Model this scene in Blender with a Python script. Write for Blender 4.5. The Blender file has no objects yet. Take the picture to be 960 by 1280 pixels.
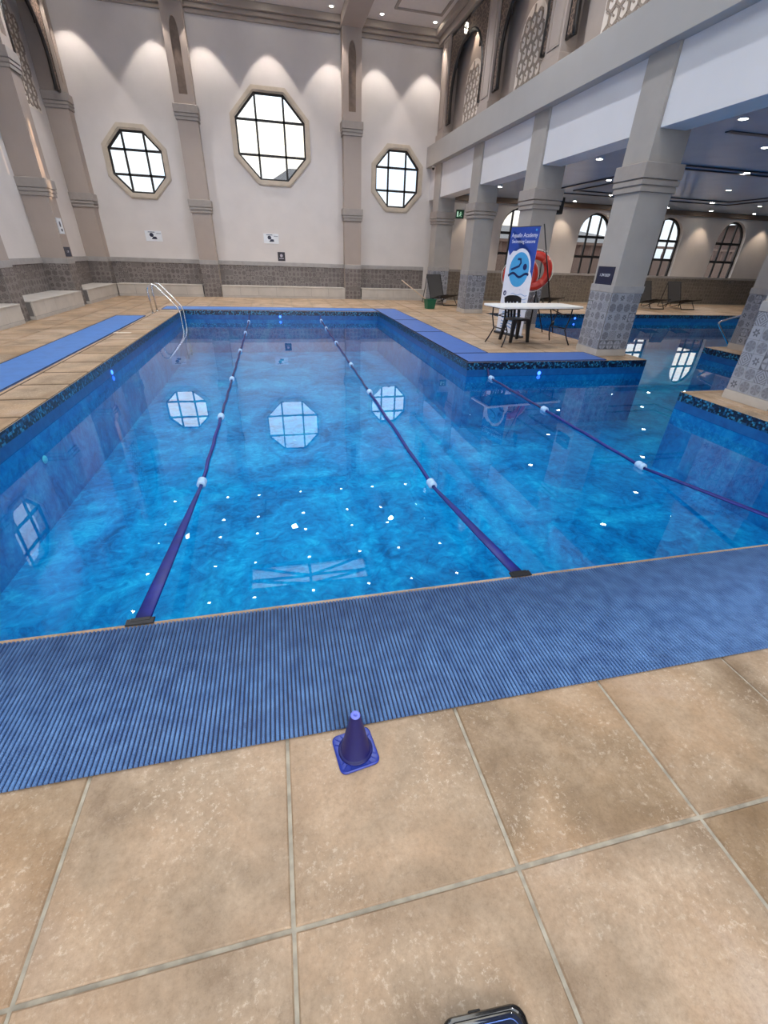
import bpy, bmesh, math, random
from mathutils import Vector, Matrix
random.seed(7)
PI = math.pi
S = bpy.context.scene
C = S.collection
def lin(c):
    return tuple((v/12.92 if v <= .04045 else ((v+.055)/1.055)**2.4) for v in [x/255 for x in c])+(1.0,)

# ------------------------------------------------------------------ camera
cd = bpy.data.cameras.new('camera'); cam = bpy.data.objects.new('camera', cd); C.objects.link(cam)
cd.sensor_fit = 'VERTICAL'; cd.sensor_height = 32.0; cd.lens = 539.5/1280*32.0
cd.clip_start = .02; cd.clip_end = 300
cam.location = (0, 0, 1.5); cam.rotation_euler = (1.03383, -0.03261712, -0.2212517)
S.camera = cam
# ------------------------------------------------------------------ view
S.view_settings.view_transform = 'Standard'; S.view_settings.look = 'None'
S.view_settings.gamma = 1; S.view_settings.exposure = 0.0; S.view_settings.use_curve_mapping = False
# ------------------------------------------------------------------ sky: bright thin evening cloud
W = bpy.data.worlds.new('sky'); S.world = W; W.use_nodes = True
nt = W.node_tree; nt.nodes.clear()
o = nt.nodes.new('ShaderNodeOutputWorld'); b = nt.nodes.new('ShaderNodeBackground')
tc = nt.nodes.new('ShaderNodeTexCoord'); nz = nt.nodes.new('ShaderNodeTexNoise'); nz.inputs['Scale'].default_value = 3.0
nz.inputs['Detail'].default_value = 4
mp = nt.nodes.new('ShaderNodeMapping'); mp.inputs['Scale'].default_value = (1, 1, 3)
cr = nt.nodes.new('ShaderNodeValToRGB')
cr.color_ramp.elements[0].position = .38; cr.color_ramp.elements[0].color = (.72, .84, 1.0, 1)
cr.color_ramp.elements[1].position = .62; cr.color_ramp.elements[1].color = (1.0, .90, .78, 1)
nt.links.new(tc.outputs['Generated'], mp.inputs[0]); nt.links.new(mp.outputs[0], nz.inputs['Vector'])
nt.links.new(nz.outputs[0], cr.inputs[0]); nt.links.new(cr.outputs[0], b.inputs[0]); nt.links.new(b.outputs[0], o.inputs[0])
# overcast sky: about three times brighter overhead than at the horizon
sx_ = nt.nodes.new('ShaderNodeSeparateXYZ'); nt.links.new(tc.outputs['Generated'], sx_.inputs[0])
mr = nt.nodes.new('ShaderNodeMapRange'); mr.inputs['From Min'].default_value = 0.0; mr.inputs['From Max'].default_value = 1.0
mr.inputs['To Min'].default_value = 1.25; mr.inputs['To Max'].default_value = 6.0; nt.links.new(sx_.outputs[2], mr.inputs[0]); nt.links.new(mr.outputs[0], b.inputs[1])
# ------------------------------------------------------------------ sun, low, and daylight at the big openings
def light(name, kind, loc, rot, energy, color, **k):
    d = bpy.data.lights.new(name, kind); d.energy = energy; d.color = color
    for a, v in k.items(): setattr(d, a, v)
    ob = bpy.data.objects.new(name, d); C.objects.link(ob); ob.location = loc; ob.rotation_euler = rot
    return ob
sd = Vector((-9.9, -3.62, -.60)).normalized()
light('sun', 'SUN', (30, 30, 10), sd.to_track_quat('-Z', 'Y').to_euler(), 9.0, (1.0, .66, .44), angle=.012)
light('added_daylight_roof', 'AREA', (.4, 4.0, 8.6), (0, 0, 0), 60, (.86, .93, 1.0), shape='RECTANGLE', size=4.0, size_y=9.0)  # area lamp above the two added skylights
light('daylight_roof_far', 'AREA', (.4, 12.1, 8.6), (0, 0, 0), 60, (.9, .95, 1.0), shape='RECTANGLE', size=4.0, size_y=1.2)
light('daylight_rear', 'AREA', (.2, -5.6, 3.4), (PI/2, 0, 0), 400, (.88, .94, 1.0), shape='RECTANGLE', size=10.5, size_y=5.4)
light('daylight_gallery', 'AREA', (25.2, 7, 2.0), (PI/2, 0, PI/2), 330, (.92, .95, 1.0), shape='RECTANGLE', size=12, size_y=2.6)

# ================================================================== helpers
def tag(o, label=None, cat=None, group=None, kind=None):
    if label: o['label'] = label
    if cat: o['category'] = cat
    if group: o['group'] = group
    if kind: o['kind'] = kind
    return o
def empty(name, loc=(0, 0, 0), rz=0, label=None, cat=None, group=None, kind=None, parent=None):
    o = bpy.data.objects.new(name, None); C.objects.link(o); o.location = loc; o.rotation_euler = (0, 0, rz)
    o.empty_display_size = .1
    if parent: o.parent = parent
    return tag(o, label, cat, group, kind)
def link(name, me, parent=None, loc=(0, 0, 0), rot=(0, 0, 0)):
    o = bpy.data.objects.new(name, me); C.objects.link(o); o.location = loc; o.rotation_euler = rot
    if parent: o.parent = parent
    return o
def fin(name, bm, mats, parent=None, smooth=False, loc=(0, 0, 0), rot=(0, 0, 0), recalc=True):
    if recalc: bmesh.ops.recalc_face_normals(bm, faces=bm.faces)
    me = bpy.data.meshes.new(name)
    if smooth:
        for f in bm.faces: f.smooth = True
    bm.to_mesh(me); bm.free()
    for m in (mats if isinstance(mats, (list, tuple)) else [mats]): me.materials.append(m)
    if smooth and smooth != 'all':
        me.shade_smooth() if hasattr(me, 'shade_smooth') else None
        try: me.set_sharp_from_angle(angle=math.radians(40))
        except Exception: pass
    return link(name, me, parent, loc, rot)
def box(bm, x0, y0, z0, x1, y1, z1, bev=0, mi=0, M=None):
    r = bmesh.ops.create_cube(bm, size=1)
    vs = r['verts']
    for v in vs:
        v.co = Vector(((x0+x1)/2+v.co.x*(x1-x0), (y0+y1)/2+v.co.y*(y1-y0), (z0+z1)/2+v.co.z*(z1-z0)))
    es = {e for v in vs for e in v.link_edges}
    fs = {f for v in vs for f in v.link_faces}
    for f in fs: f.material_index = mi
    if bev:
        g = bmesh.ops.bevel(bm, geom=list(es), offset=bev, segments=1, affect='EDGES', profile=.5, clamp_overlap=True)
        vs = list({v for f in g['faces'] for v in f.verts} | {v for v in vs if v.is_valid})
        for f in g['faces']: f.material_index = mi
    if M is not None:
        for v in vs: v.co = M @ v.co
    return vs
def bxo(name, a, mat, parent=None, bev=0, kind=None, loc=(0,0,0), rot=(0,0,0)):
    bm = bmesh.new(); box(bm, *a, bev=bev); o = fin(name, bm, mat, parent, loc=loc, rot=rot)
    if kind: o['kind'] = kind
    return o
def tube(bm, pts, r, seg=8, mi=0, closed=False, caps=True):
    pts = [Vector(p) for p in pts]; n = len(pts); rings = []
    rs = r if isinstance(r, (list, tuple)) else [r]*n
    up = None
    for i, p in enumerate(pts):
        if closed: d = (pts[(i+1) % n]-pts[i-1])
        else: d = pts[min(i+1, n-1)]-pts[max(i-1, 0)]
        d.normalize()
        if up is None:
            up = Vector((0, 0, 1)) if abs(d.z) < .9 else Vector((1, 0, 0))
        a = d.cross(up)
        if a.length < 1e-4: a = d.orthogonal()
        a.normalize(); bb = d.cross(a).normalized(); up = -bb if False else up
        up = (a.cross(d)).normalized()
        rings.append([bm.verts.new(p+(a*math.cos(2*PI*k/seg)+up*math.sin(2*PI*k/seg))*rs[i]) for k in range(seg)])
    m = n if closed else n-1
    for i in range(m):
        A, B = rings[i], rings[(i+1) % n]
        for k in range(seg):
            f = bm.faces.new((A[k], A[(k+1) % seg], B[(k+1) % seg], B[k])); f.material_index = mi; f.smooth = True
    if caps and not closed:
        for R_ in (rings[0], rings[-1]):
            f = bm.faces.new(R_); f.material_index = mi
    return rings
def lathe(bm, prof, seg=24, mi=0, M=None):
    rings = []
    for r, z in prof:
        if r < 1e-5: rings.append([bm.verts.new((0, 0, z))])
        else: rings.append([bm.verts.new((r*math.cos(2*PI*k/seg), r*math.sin(2*PI*k/seg), z)) for k in range(seg)])
    fs = []
    for A, B in zip(rings, rings[1:]):
        for k in range(seg):
            k2 = (k+1) % seg
            if len(A) == 1 and len(B) == 1: continue
            if len(A) == 1: fs.append(bm.faces.new((A[0], B[k2], B[k])))
            elif len(B) == 1: fs.append(bm.faces.new((A[k], A[k2], B[0])))
            else: fs.append(bm.faces.new((A[k], A[k2], B[k2], B[k])))
    for f in fs: f.material_index = mi; f.smooth = True
    if M is not None:
        for R_ in rings:
            for v in R_: v.co = M @ v.co
def prism(bm, poly, fn, w0, w1, mi=0, side_mi=None):
    """poly: list of (u,v); fn(u,v,w)->xyz"""
    A = [bm.verts.new(fn(u, v, w0)) for u, v in poly]; B = [bm.verts.new(fn(u, v, w1)) for u, v in poly]
    f = bm.faces.new(A); f.material_index = mi
    f = bm.faces.new(B); f.material_index = mi
    for i in range(len(poly)):
        j = (i+1) % len(poly); f = bm.faces.new((A[i], A[j], B[j], B[i])); f.material_index = mi if side_mi is None else side_mi
def raypoly(c, a, poly):
    dx, dy = math.cos(a), math.sin(a); best = None
    for i in range(len(poly)):
        x1, y1 = poly[i][0]-c[0], poly[i][1]-c[1]; x2, y2 = poly[(i+1) % len(poly)][0]-c[0], poly[(i+1) % len(poly)][1]-c[1]
        ex, ey = x2-x1, y2-y1; den = dx*ey-dy*ex
        if abs(den) < 1e-12: continue
        t = (x1*ey-y1*ex)/den; s = (x1*dy-y1*dx)/den
        if t > 0 and -1e-6 <= s <= 1+1e-6 and (best is None or t > best): best = t
    return (c[0]+dx*best, c[1]+dy*best)
def ringplate(bm, outer, hole, fn, w0, w1, mi=0, c=None):
    """plate between polygon outer and polygon hole (both star-shaped about c), thickness w0..w1"""
    if c is None: c = (sum(p[0] for p in hole)/len(hole), sum(p[1] for p in hole)/len(hole))
    an = sorted({round(math.atan2(p[1]-c[1], p[0]-c[0]), 5) for p in list(outer)+list(hole)})
    cl = [an[0]]
    for a in an[1:]:
        if a-cl[-1] > 1e-3: cl.append(a)
    O = [raypoly(c, a, outer) for a in cl]; H = [raypoly(c, a, hole) for a in cl]
    vs = [[bm.verts.new(fn(p[0], p[1], w)) for p in L] for w in (w0, w1) for L in (O, H)]
    n = len(cl)
    for i in range(n):
        j = (i+1) % n
        for q in ((vs[0], vs[1]), (vs[2], vs[3]), (vs[0], vs[2]), (vs[1], vs[3])):
            f = bm.faces.new((q[0][i], q[0][j], q[1][j], q[1][i])); f.material_index = mi
XZ = lambda u, v, w: (u, w, v)      # plane facing along y
YZ = lambda u, v, w: (w, u, v)      # plane facing along x
XY = lambda u, v, w: (u, v, w)
def rect(a, b, c, d): return [(a, b), (c, b), (c, d), (a, d)]
def tree_copy(root, loc=None, rz=None, label=None, group=None):
    r = root.copy(); C.objects.link(r)
    if loc is not None: r.location = loc
    if rz is not None: r.rotation_euler = (0, 0, rz)
    if label: r['label'] = label
    if group: r['group'] = group
    for ch in list(root.children):
        c = ch.copy(); C.objects.link(c); c.parent = r
        for g in list(ch.children):
            d = g.copy(); C.objects.link(d); d.parent = c
    return r

# ================================================================== materials
def fres(t, normal=None, f0=.04, p=5.0):
    lw = t.n('ShaderNodeLayerWeight'); lw.inputs['Blend'].default_value = .5
    if normal is not None: t.L(normal, lw.inputs['Normal'])
    k = t.M('POWER', lw.outputs['Facing'], p)
    return t.M('MULTIPLY_ADD', k, 1-f0, f0)
class NT:
    def __init__(s, name):
        s.m = bpy.data.materials.new(name); s.m.use_nodes = True; s.t = s.m.node_tree
        s.b = s.t.nodes.get('Principled BSDF'); s.out = s.t.nodes.get('Material Output')
    def n(s, ty, **k):
        x = s.t.nodes.new(ty)
        for a, v in k.items():
            if hasattr(x, a) and a not in ('Scale',): setattr(x, a, v)
        return x
    def L(s, a, b): s.t.links.new(a, b)
    def put(s, i, v):
        if hasattr(v, 'is_linked') or isinstance(v, bpy.types.NodeSocket): s.L(v, i)
        else: i.default_value = v
    def M(s, op, a, b=None, c=None):
        x = s.n('ShaderNodeMath'); x.operation = op; s.put(x.inputs[0], a)
        if b is not None: s.put(x.inputs[1], b)
        if c is not None: s.put(x.inputs[2], c)
        return x.outputs[0]
    def noise(s, scale, detail=3, vec=None, rough=.5, dist=0):
        x = s.n('ShaderNodeTexNoise'); x.inputs['Scale'].default_value = scale; x.inputs['Detail'].default_value = detail
        x.inputs['Roughness'].default_value = rough; x.inputs['Distortion'].default_value = dist
        if vec is not None: s.L(vec, x.inputs['Vector'])
        return x.outputs[0]
    def ramp(s, f, stops):
        x = s.n('ShaderNodeValToRGB'); e = x.color_ramp.elements
        while len(e) < len(stops): e.new(.5)
        for q, (p, c) in zip(e, stops): q.position = p; q.color = c
        s.put(x.inputs[0], f); return x.outputs[0]
    def mix(s, f, a, b, mode='MIX'):
        x = s.n('ShaderNodeMix'); x.data_type = 'RGBA'; x.blend_type = mode
        s.put(x.inputs[0], f); s.put(x.inputs[6], a); s.put(x.inputs[7], b); return x.outputs[2]
    def bump(s, h, st=.3, d=.01):
        x = s.n('ShaderNodeBump'); x.inputs['Strength'].default_value = st; x.inputs['Distance'].default_value = d
        s.L(h, x.inputs['Height']); s.L(x.outputs[0], s.b.inputs['Normal'])
    def obj(s): return s.n('ShaderNodeTexCoord').outputs['Object']
    def pos(s): return s.n('ShaderNodeNewGeometry').outputs['Position']
    def sep(s, v):
        x = s.n('ShaderNodeSeparateXYZ'); s.L(v, x.inputs[0]); return x.outputs
def simple(name, col, rough=.5, metal=0, noise=0, ns=8, bump=0, spec=None, coat=0):
    t = NT(name); c = lin(col); t.b.inputs['Roughness'].default_value = rough; t.b.inputs['Metallic'].default_value = metal
    if spec is not None: t.b.inputs['Specular IOR Level'].default_value = spec
    if coat: t.b.inputs['Coat Weight'].default_value = coat
    nn = t.noise(ns, 4, t.pos())
    k = noise or .03
    lo = tuple(v*(1-k) for v in c[:3])+(1,); hi = tuple(min(1, v*(1+k)) for v in c[:3])+(1,)
    t.L(t.ramp(nn, [(.35, lo), (.65, hi)]), t.b.inputs['Base Color'])
    if bump: t.bump(nn, bump, .01)
    return t.m
def emit(name, col, st):
    t = NT(name); t.b.inputs['Base Color'].default_value = lin(col); t.b.inputs['Emission Color'].default_value = lin(col)
    t.b.inputs['Emission Strength'].default_value = st; return t.m

WALL = simple('painted_plaster', (212, 206, 203), .7, noise=.03, ns=1.5)
PIL = simple('taupe_plaster', (170, 157, 148), .65, noise=.02, ns=3)
COLM = simple('grey_column_paint', (166, 161, 156), .55, noise=.04, ns=3)
CAPM = simple('grey_cap_stone', (158, 150, 144), .6, noise=.04, ns=9)
BEAM = simple('beam_paint', (172, 169, 166), .6, noise=.02, ns=2)
BULK = simple('white_bulkhead_paint', (218, 218, 222), .45, noise=.02, ns=1)
CEILM = simple('ceiling_paint', (222, 214, 208), .7, noise=.02)
CORN = simple('cornice_paint', (160, 148, 138), .6, noise=.03, ns=4)
GCEIL = simple('gallery_ceiling_gloss', (170, 192, 220), .2, noise=.03, ns=1.5, spec=.8)
GLINE = simple('dark_ceiling_trim', (62, 64, 74), .35)
GROUT = simple('grey_grout', (166, 158, 143), .85, noise=.22, ns=22, bump=.3)
STONE = simple('window_surround_stone', (192, 180, 164), .65, noise=.06, ns=6, bump=.15)
FRAME = simple('dark_window_frame', (34, 32, 34), .5)
INSET = simple('brown_inset_panel', (128, 112, 100), .6, noise=.12, ns=10)
BLACK = simple('black_plastic', (22, 22, 26), .38)
BLKMET = simple('black_painted_steel', (30, 30, 34), .35, .3)
STEEL = simple('polished_steel', (225, 225, 226), .24, 1.0)
BENCH = simple('bench_tile', (190, 183, 175), .45, noise=.07, ns=3)
SKIRT = simple('skirting_tile', (182, 175, 168), .5, noise=.06, ns=5)
GREYB = simple('grey_band_tile', (160, 156, 154), .4, noise=.08, ns=7)
DARKWOOD = simple('dark_arch_trim', (34, 29, 27), .4, noise=.2, ns=20)
NICHE = simple('niche_plaster', (168, 156, 148), .7, noise=.05, ns=3)
LATLIGHT = simple('lattice_light_tone', (226, 217, 208), .6, noise=.04, ns=5)  # bright part of the painted lattice light
WHITE = simple('white_laminate', (232, 230, 226), .35)
RED = simple('red_lifebuoy_shell', (184, 44, 32), .4)
ROPEW = simple('white_cord', (220, 220, 215), .7)
NAVY = simple('navy_sign_face', (24, 30, 58), .35)
SGREEN = simple('exit_sign_green', (28, 92, 62), .4)
SIGNW = simple('white_sign_face', (226, 230, 236), .4)
BUCK = simple('green_bucket_plastic', (20, 96, 70), .4)
WOODM = simple('pale_wood_handle', (205, 178, 150), .6, noise=.1, ns=20)
SLING = simple('grey_sling_fabric', (64, 62, 62), .85, noise=.1, ns=60)
FLOATM = simple('pale_blue_rope_float', (160, 196, 232), .4)
MOUNT = simple('outside_wall_render', (150, 118, 104), .9, noise=.12, ns=1)
ROOF = simple('outside_grey_roof', (58, 58, 62), .8, noise=.1, ns=3)
LAMP = emit('lamp_face', (255, 246, 232), 60)
LEDB = emit('blue_pool_led', (50, 100, 255), 5)
TRIMW = simple('lamp_trim', (220, 216, 210), .4)

P = .635; GX = .545; GY = .435
def m_floor():
    t = NT('deck_tile'); g = t.n('ShaderNodeObjectInfo'); p = t.pos()
    rnd = g.outputs['Random']
    big = t.noise(1.7, 4, p, .6, .6); mid = t.noise(7, 5, p, .65, .3); fine = t.noise(70, 3, p, .7)
    col = t.ramp(big, [(.30, lin((128, 106, 84))), (.43, lin((160, 136, 110))), (.56, lin((184, 154, 124))), (.72, lin((192, 168, 148)))])
    col = t.mix(t.M('MULTIPLY', t.ramp(mid, [(.42, (0, 0, 0, 1)), (.72, (1, 1, 1, 1))]), .5), col, lin((206, 182, 156)))
    # every tile a little different in tone
    x = t.n('ShaderNodeHueSaturation'); t.L(col, x.inputs['Color']); t.L(t.M('MULTIPLY_ADD', rnd, .16, .80), x.inputs['Value'])
    t.L(t.M('MULTIPLY_ADD', rnd, -.2, 1.10), x.inputs['Saturation'])
    col = x.outputs[0]
    # pale scuffs and dark pits worn in the surface
    sc = t.M('MULTIPLY', t.ramp(t.noise(48, 6, p, .8), [(.55, (0, 0, 0, 1)), (.60, (1, 1, 1, 1))]), t.ramp(t.noise(3.1, 3, p), [(.40, (0, 0, 0, 1)), (.6, (1, 1, 1, 1))]))
    col = t.mix(t.M('MULTIPLY', sc, .45), col, lin((224, 208, 188)))
    pit = t.M('MULTIPLY', t.ramp(fine, [(.66, (0, 0, 0, 1)), (.74, (1, 1, 1, 1))]), t.ramp(t.noise(5.3, 2, p), [(.5, (0, 0, 0, 1)), (.62, (1, 1, 1, 1))]))
    col = t.mix(t.M('MULTIPLY', pit, .6), col, lin((110, 88, 66)))
    sp = t.sep(p)
    def edge(v, g0): 
        f_ = t.M('FRACT', t.M('DIVIDE', t.M('SUBTRACT', v, g0), P)); return t.M('MINIMUM', f_, t.M('SUBTRACT', 1, f_))
    ed_ = t.M('MINIMUM', edge(sp[0], GX), edge(sp[1], GY))
    grime = t.M('MULTIPLY', t.ramp(ed_, [(.0, (1, 1, 1, 1)), (.16, (0, 0, 0, 1))]), t.ramp(t.noise(2.6, 4, p), [(.38, (0, 0, 0, 1)), (.62, (1, 1, 1, 1))]))
    col = t.mix(t.M('MULTIPLY', grime, .55), col, lin((124, 98, 72)))
    grain = t.ramp(t.noise(60, 5, p, .8), [(.3, (.80, .79, .77, 1)), (.5, (1, 1, 1, 1)), (.72, (1.14, 1.14, 1.14, 1))])
    col = t.mix(1.0, col, grain, 'MULTIPLY')
    t.L(col, t.b.inputs['Base Color'])
    t.L(t.M('MULTIPLY_ADD', mid, .3, .32), t.b.inputs['Roughness'])
    t.b.inputs['Specular IOR Level'].default_value = .35
    gr = t.noise(46, 6, p, .8)
    h = t.M('ADD', t.M('MULTIPLY_ADD', mid, .7, t.M('MULTIPLY', gr, .5)), t.M('SUBTRACT', t.M('MULTIPLY', fine, .25), t.M('MULTIPLY', pit, .6)))
    t.bump(h, .32, .006); return t.m
TILE = m_floor()

def m_pattern(name, lo, hi, mid):
    """patchwork cement tile, one motif per tile; uv 0..1 in each tile"""
    t = NT(name); uv = t.n('ShaderNodeUVMap').outputs[0]
    s = t.sep(uv); x = t.M('SUBTRACT', s[0], .5); y = t.M('SUBTRACT', s[1], .5)
    at = t.n('ShaderNodeAttribute'); at.attribute_name = 'rnd'
    rnd = t.M('FRACT', t.M('ADD', t.n('ShaderNodeObjectInfo').outputs['Random'], at.outputs['Fac']))
    r = t.M('MULTIPLY', t.M('SQRT', t.M('ADD', t.M('MULTIPLY', x, x), t.M('MULTIPLY', y, y))), 2)
    a = t.M('ARCTAN2', y, x)
    def st(v, e, w=.05): return t.M('SMOOTHSTEP', v, e-w, e+w) if False else t.M('MINIMUM', t.M('MAXIMUM', t.M('MULTIPLY_ADD', t.M('SUBTRACT', v, e), 1/(2*w), .5), 0), 1)
    disc = t.M('SUBTRACT', 1, st(r, .88)); ring = t.M('MULTIPLY', st(r, .62), t.M('SUBTRACT', 1, st(r, .74)))
    flower = t.M('SUBTRACT', 1, st(t.M('SUBTRACT', r, t.M('MULTIPLY', t.M('COSINE', t.M('MULTIPLY', a, 6)), .16)), .5))
    eye = t.M('SUBTRACT', 1, st(r, .2))
    dia = t.M('ADD', t.M('ABSOLUTE', x), t.M('ABSOLUTE', y)); diam = t.M('MULTIPLY', t.M('SINE', t.M('MULTIPLY', dia, 25)), .5)
    diam = t.M('ADD', diam, .5)
    cross = t.M('SUBTRACT', 1, st(t.M('MINIMUM', t.M('ABSOLUTE', x), t.M('ABSOLUTE', y)), .07))
    m1 = t.M('SUBTRACT', t.M('MULTIPLY', disc, .62), t.M('MULTIPLY', t.M('MULTIPLY', t.M('MULTIPLY_ADD', t.M('SINE', t.M('MULTIPLY', a, 6)), .5, .5), disc), .25))
    m2 = t.M('SUBTRACT', t.M('MULTIPLY', flower, .9), t.M('MULTIPLY', eye, .8))
    m3 = t.M('MULTIPLY', diam, .7)
    m4 = t.M('MAXIMUM', t.M('MULTIPLY', cross, .5), t.M('SUBTRACT', t.M('MULTIPLY', st(r, .95), .8), 0))
    def sel(a_, b_, e): 
        k = t.M('GREATER_THAN', rnd, e); return t.M('ADD', t.M('MULTIPLY', a_, t.M('SUBTRACT', 1, k)), t.M('MULTIPLY', b_, k))
    v = sel(sel(sel(m1, m2, .48), m3, .66), m4, .84)
    v = t.M('ADD', v, t.M('MULTIPLY', t.M('SUBTRACT', t.noise(90, 4, t.pos(), .7), .5), .5))
    v = t.M('MULTIPLY_ADD', t.M('SUBTRACT', t.M('FRACT', t.M('MULTIPLY', rnd, 7.3)), .5), .25, v)
    t.L(t.ramp(v, [(.05, lin(lo)), (.45, lin(mid)), (.9, lin(hi))]), t.b.inputs['Base Color'])
    t.b.inputs['Roughness'].default_value = .45
    return t.m
PAT = m_pattern('patchwork_tile', (154, 156, 164), (92, 93, 100), (124, 125, 132))
PATW = m_pattern('patchwork_wall_tile', (134, 126, 122), (84, 76, 74), (106, 98, 95))
JOINT = simple('tile_joint', (116, 112, 110), .8)

def m_mat(name, c1, c2):
    t = NT(name); p = t.pos(); n1 = t.noise(3.0, 5, p, .65, .8); n2 = t.noise(55, 3, p)
    col = t.ramp(t.noise(14, 3, p), [(.3, lin(c1)), (.7, lin(c2))])
    dirt = t.M('MULTIPLY', t.ramp(n1, [(.56, (0, 0, 0, 1)), (.74, (1, 1, 1, 1))]), t.ramp(n2, [(.4, (0, 0, 0, 1)), (.6, (1, 1, 1, 1))]))
    col = t.mix(t.M('MULTIPLY', dirt, .45), col, lin((30, 42, 78)))
    t.L(col, t.b.inputs['Base Color']); t.b.inputs['Roughness'].default_value = .42
    s = t.sep(p); bead = t.M('SINE', t.M('MULTIPLY', s[1], 2*PI/.009))
    t.bump(t.M('ADD', bead, n2), .35, .002); return t.m
MATR = m_mat('blue_rib_vinyl', (58, 94, 146), (86, 126, 178))
MATG = simple('dark_mat_webbing', (14, 28, 66), .6, noise=.2, ns=40)
def m_matflat(name, c1, c2, pitch=.03, axis=1):
    t = NT(name); p = t.pos(); s = t.sep(p)
    w = t.M('MULTIPLY_ADD', t.M('SINE', t.M('MULTIPLY', s[axis], 2*PI/pitch)), .5, .5)
    col = t.mix(w, lin(c1), lin(c2)); col = t.mix(t.M('MULTIPLY', t.ramp(t.noise(5, 4, p, .6), [(.45, (0, 0, 0, 1)), (.75, (1, 1, 1, 1))]), .25), col, lin((40, 66, 120)))
    t.L(col, t.b.inputs['Base Color']); t.b.inputs['Roughness'].default_value = .45; t.bump(w, .3, .004); return t.m
MATF = m_matflat('blue_vinyl_matting', (60, 112, 184), (80, 134, 204))
MATF2 = m_matflat('blue_vinyl_matting_dark', (52, 92, 166), (70, 112, 186))

def m_pool():
    t = NT('pool_lining'); p = t.pos(); s = t.sep(p)
    # mosaic waterline band (geometry height of the real band), blue tiles below
    vo = t.n('ShaderNodeTexVoronoi'); vo.distance = 'CHEBYCHEV'; vo.inputs['Scale'].default_value = 42; vo.inputs['Randomness'].default_value = .25
    t.L(p, vo.inputs['Vector']); c = t.sep(vo.outputs['Color'])
    band = t.ramp(c[0], [(0, lin((8, 16, 40))), (.45, lin((10, 32, 70))), (.60, lin((18, 72, 112))), (.84, lin((44, 124, 158)))])
    band.node.color_ramp.interpolation = 'CONSTANT'
    below = t.ramp(t.noise(9, 3, p), [(.3, lin((6, 72, 134))), (.7, lin((12, 92, 156)))])
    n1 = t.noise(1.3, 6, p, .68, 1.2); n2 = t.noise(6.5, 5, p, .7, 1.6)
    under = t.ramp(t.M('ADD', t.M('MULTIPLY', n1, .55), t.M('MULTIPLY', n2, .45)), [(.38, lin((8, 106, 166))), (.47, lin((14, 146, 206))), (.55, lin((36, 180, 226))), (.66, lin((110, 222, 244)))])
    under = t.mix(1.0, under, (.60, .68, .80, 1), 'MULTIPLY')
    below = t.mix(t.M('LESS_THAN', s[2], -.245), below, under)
    k = t.M('GREATER_THAN', s[2], -.125)
    t.L(t.mix(k, below, band), t.b.inputs['Base Color']); t.b.inputs['Roughness'].default_value = .3; return t.m
POOLW = m_pool()
def m_poolfloor():
    t = NT('pool_floor_mosaic'); p = t.pos()
    n1 = t.noise(1.3, 6, p, .68, 1.2); n2 = t.noise(6.5, 5, p, .7, 1.6)
    v = t.M('ADD', t.M('MULTIPLY', n1, .55), t.M('MULTIPLY', n2, .45))
    t.L(t.ramp(v, [(.38, lin((4, 84, 142))), (.46, lin((8, 122, 184))), (.55, lin((22, 158, 210))), (.67, lin((92, 206, 234)))]), t.b.inputs['Base Color'])
    t.b.inputs['Roughness'].default_value = .5; return t.m
POOLF = m_poolfloor()
def m_water():
    t = NT('pool_water'); T = t.t; T.nodes.remove(t.b)
    g = t.n('ShaderNodeBsdfGlossy'); g.inputs['Roughness'].default_value = .0; g.inputs['Color'].default_value = (1, 1, 1, 1)
    tr = t.n('ShaderNodeBsdfTransparent'); tr.inputs[0].default_value = (.30, .87, .97, 1)
    mx = t.n('ShaderNodeMixShader'); bp = t.n('ShaderNodeBump'); bp.inputs['Strength'].default_value = .016; bp.inputs['Distance'].default_value = .02
    p = t.pos(); t.L(t.M('ADD', t.noise(2.2, 2, p), t.M('MULTIPLY', t.noise(9, 2, p), .15)), bp.inputs['Height'])
    t.L(bp.outputs[0], g.inputs['Normal'])
    t.L(fres(t, bp.outputs[0], .03), mx.inputs[0]); t.L(tr.outputs[0], mx.inputs[1]); t.L(g.outputs[0], mx.inputs[2]); t.L(mx.outputs[0], t.out.inputs[0])
    return t.m
WATER = m_water()
def m_glass():
    t = NT('window_glass'); t.t.nodes.remove(t.b)
    g = t.n('ShaderNodeBsdfGlossy'); g.inputs['Roughness'].default_value = .01
    tr = t.n('ShaderNodeBsdfTransparent'); tr.inputs[0].default_value = (.95, .97, .97, 1)
    mx = t.n('ShaderNodeMixShader')
    t.L(fres(t), mx.inputs[0]); t.L(tr.outputs[0], mx.inputs[1]); t.L(g.outputs[0], mx.inputs[2]); t.L(mx.outputs[0], t.out.inputs[0]); return t.m
GLASS = m_glass()
def m_brownlattice():
    t = NT('brown_lattice'); p = t.pos(); vo = t.n('ShaderNodeTexVoronoi'); vo.feature = 'DISTANCE_TO_EDGE'; vo.inputs['Scale'].default_value = 13
    t.L(p, vo.inputs['Vector'])
    t.L(t.ramp(vo.outputs[0], [(.06, lin((128, 108, 94))), (.14, lin((66, 54, 48)))]), t.b.inputs['Base Color'])
    t.b.inputs['Roughness'].default_value = .6; t.bump(vo.outputs[0], .5, .01); return t.m
BLAT = m_brownlattice()

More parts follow.
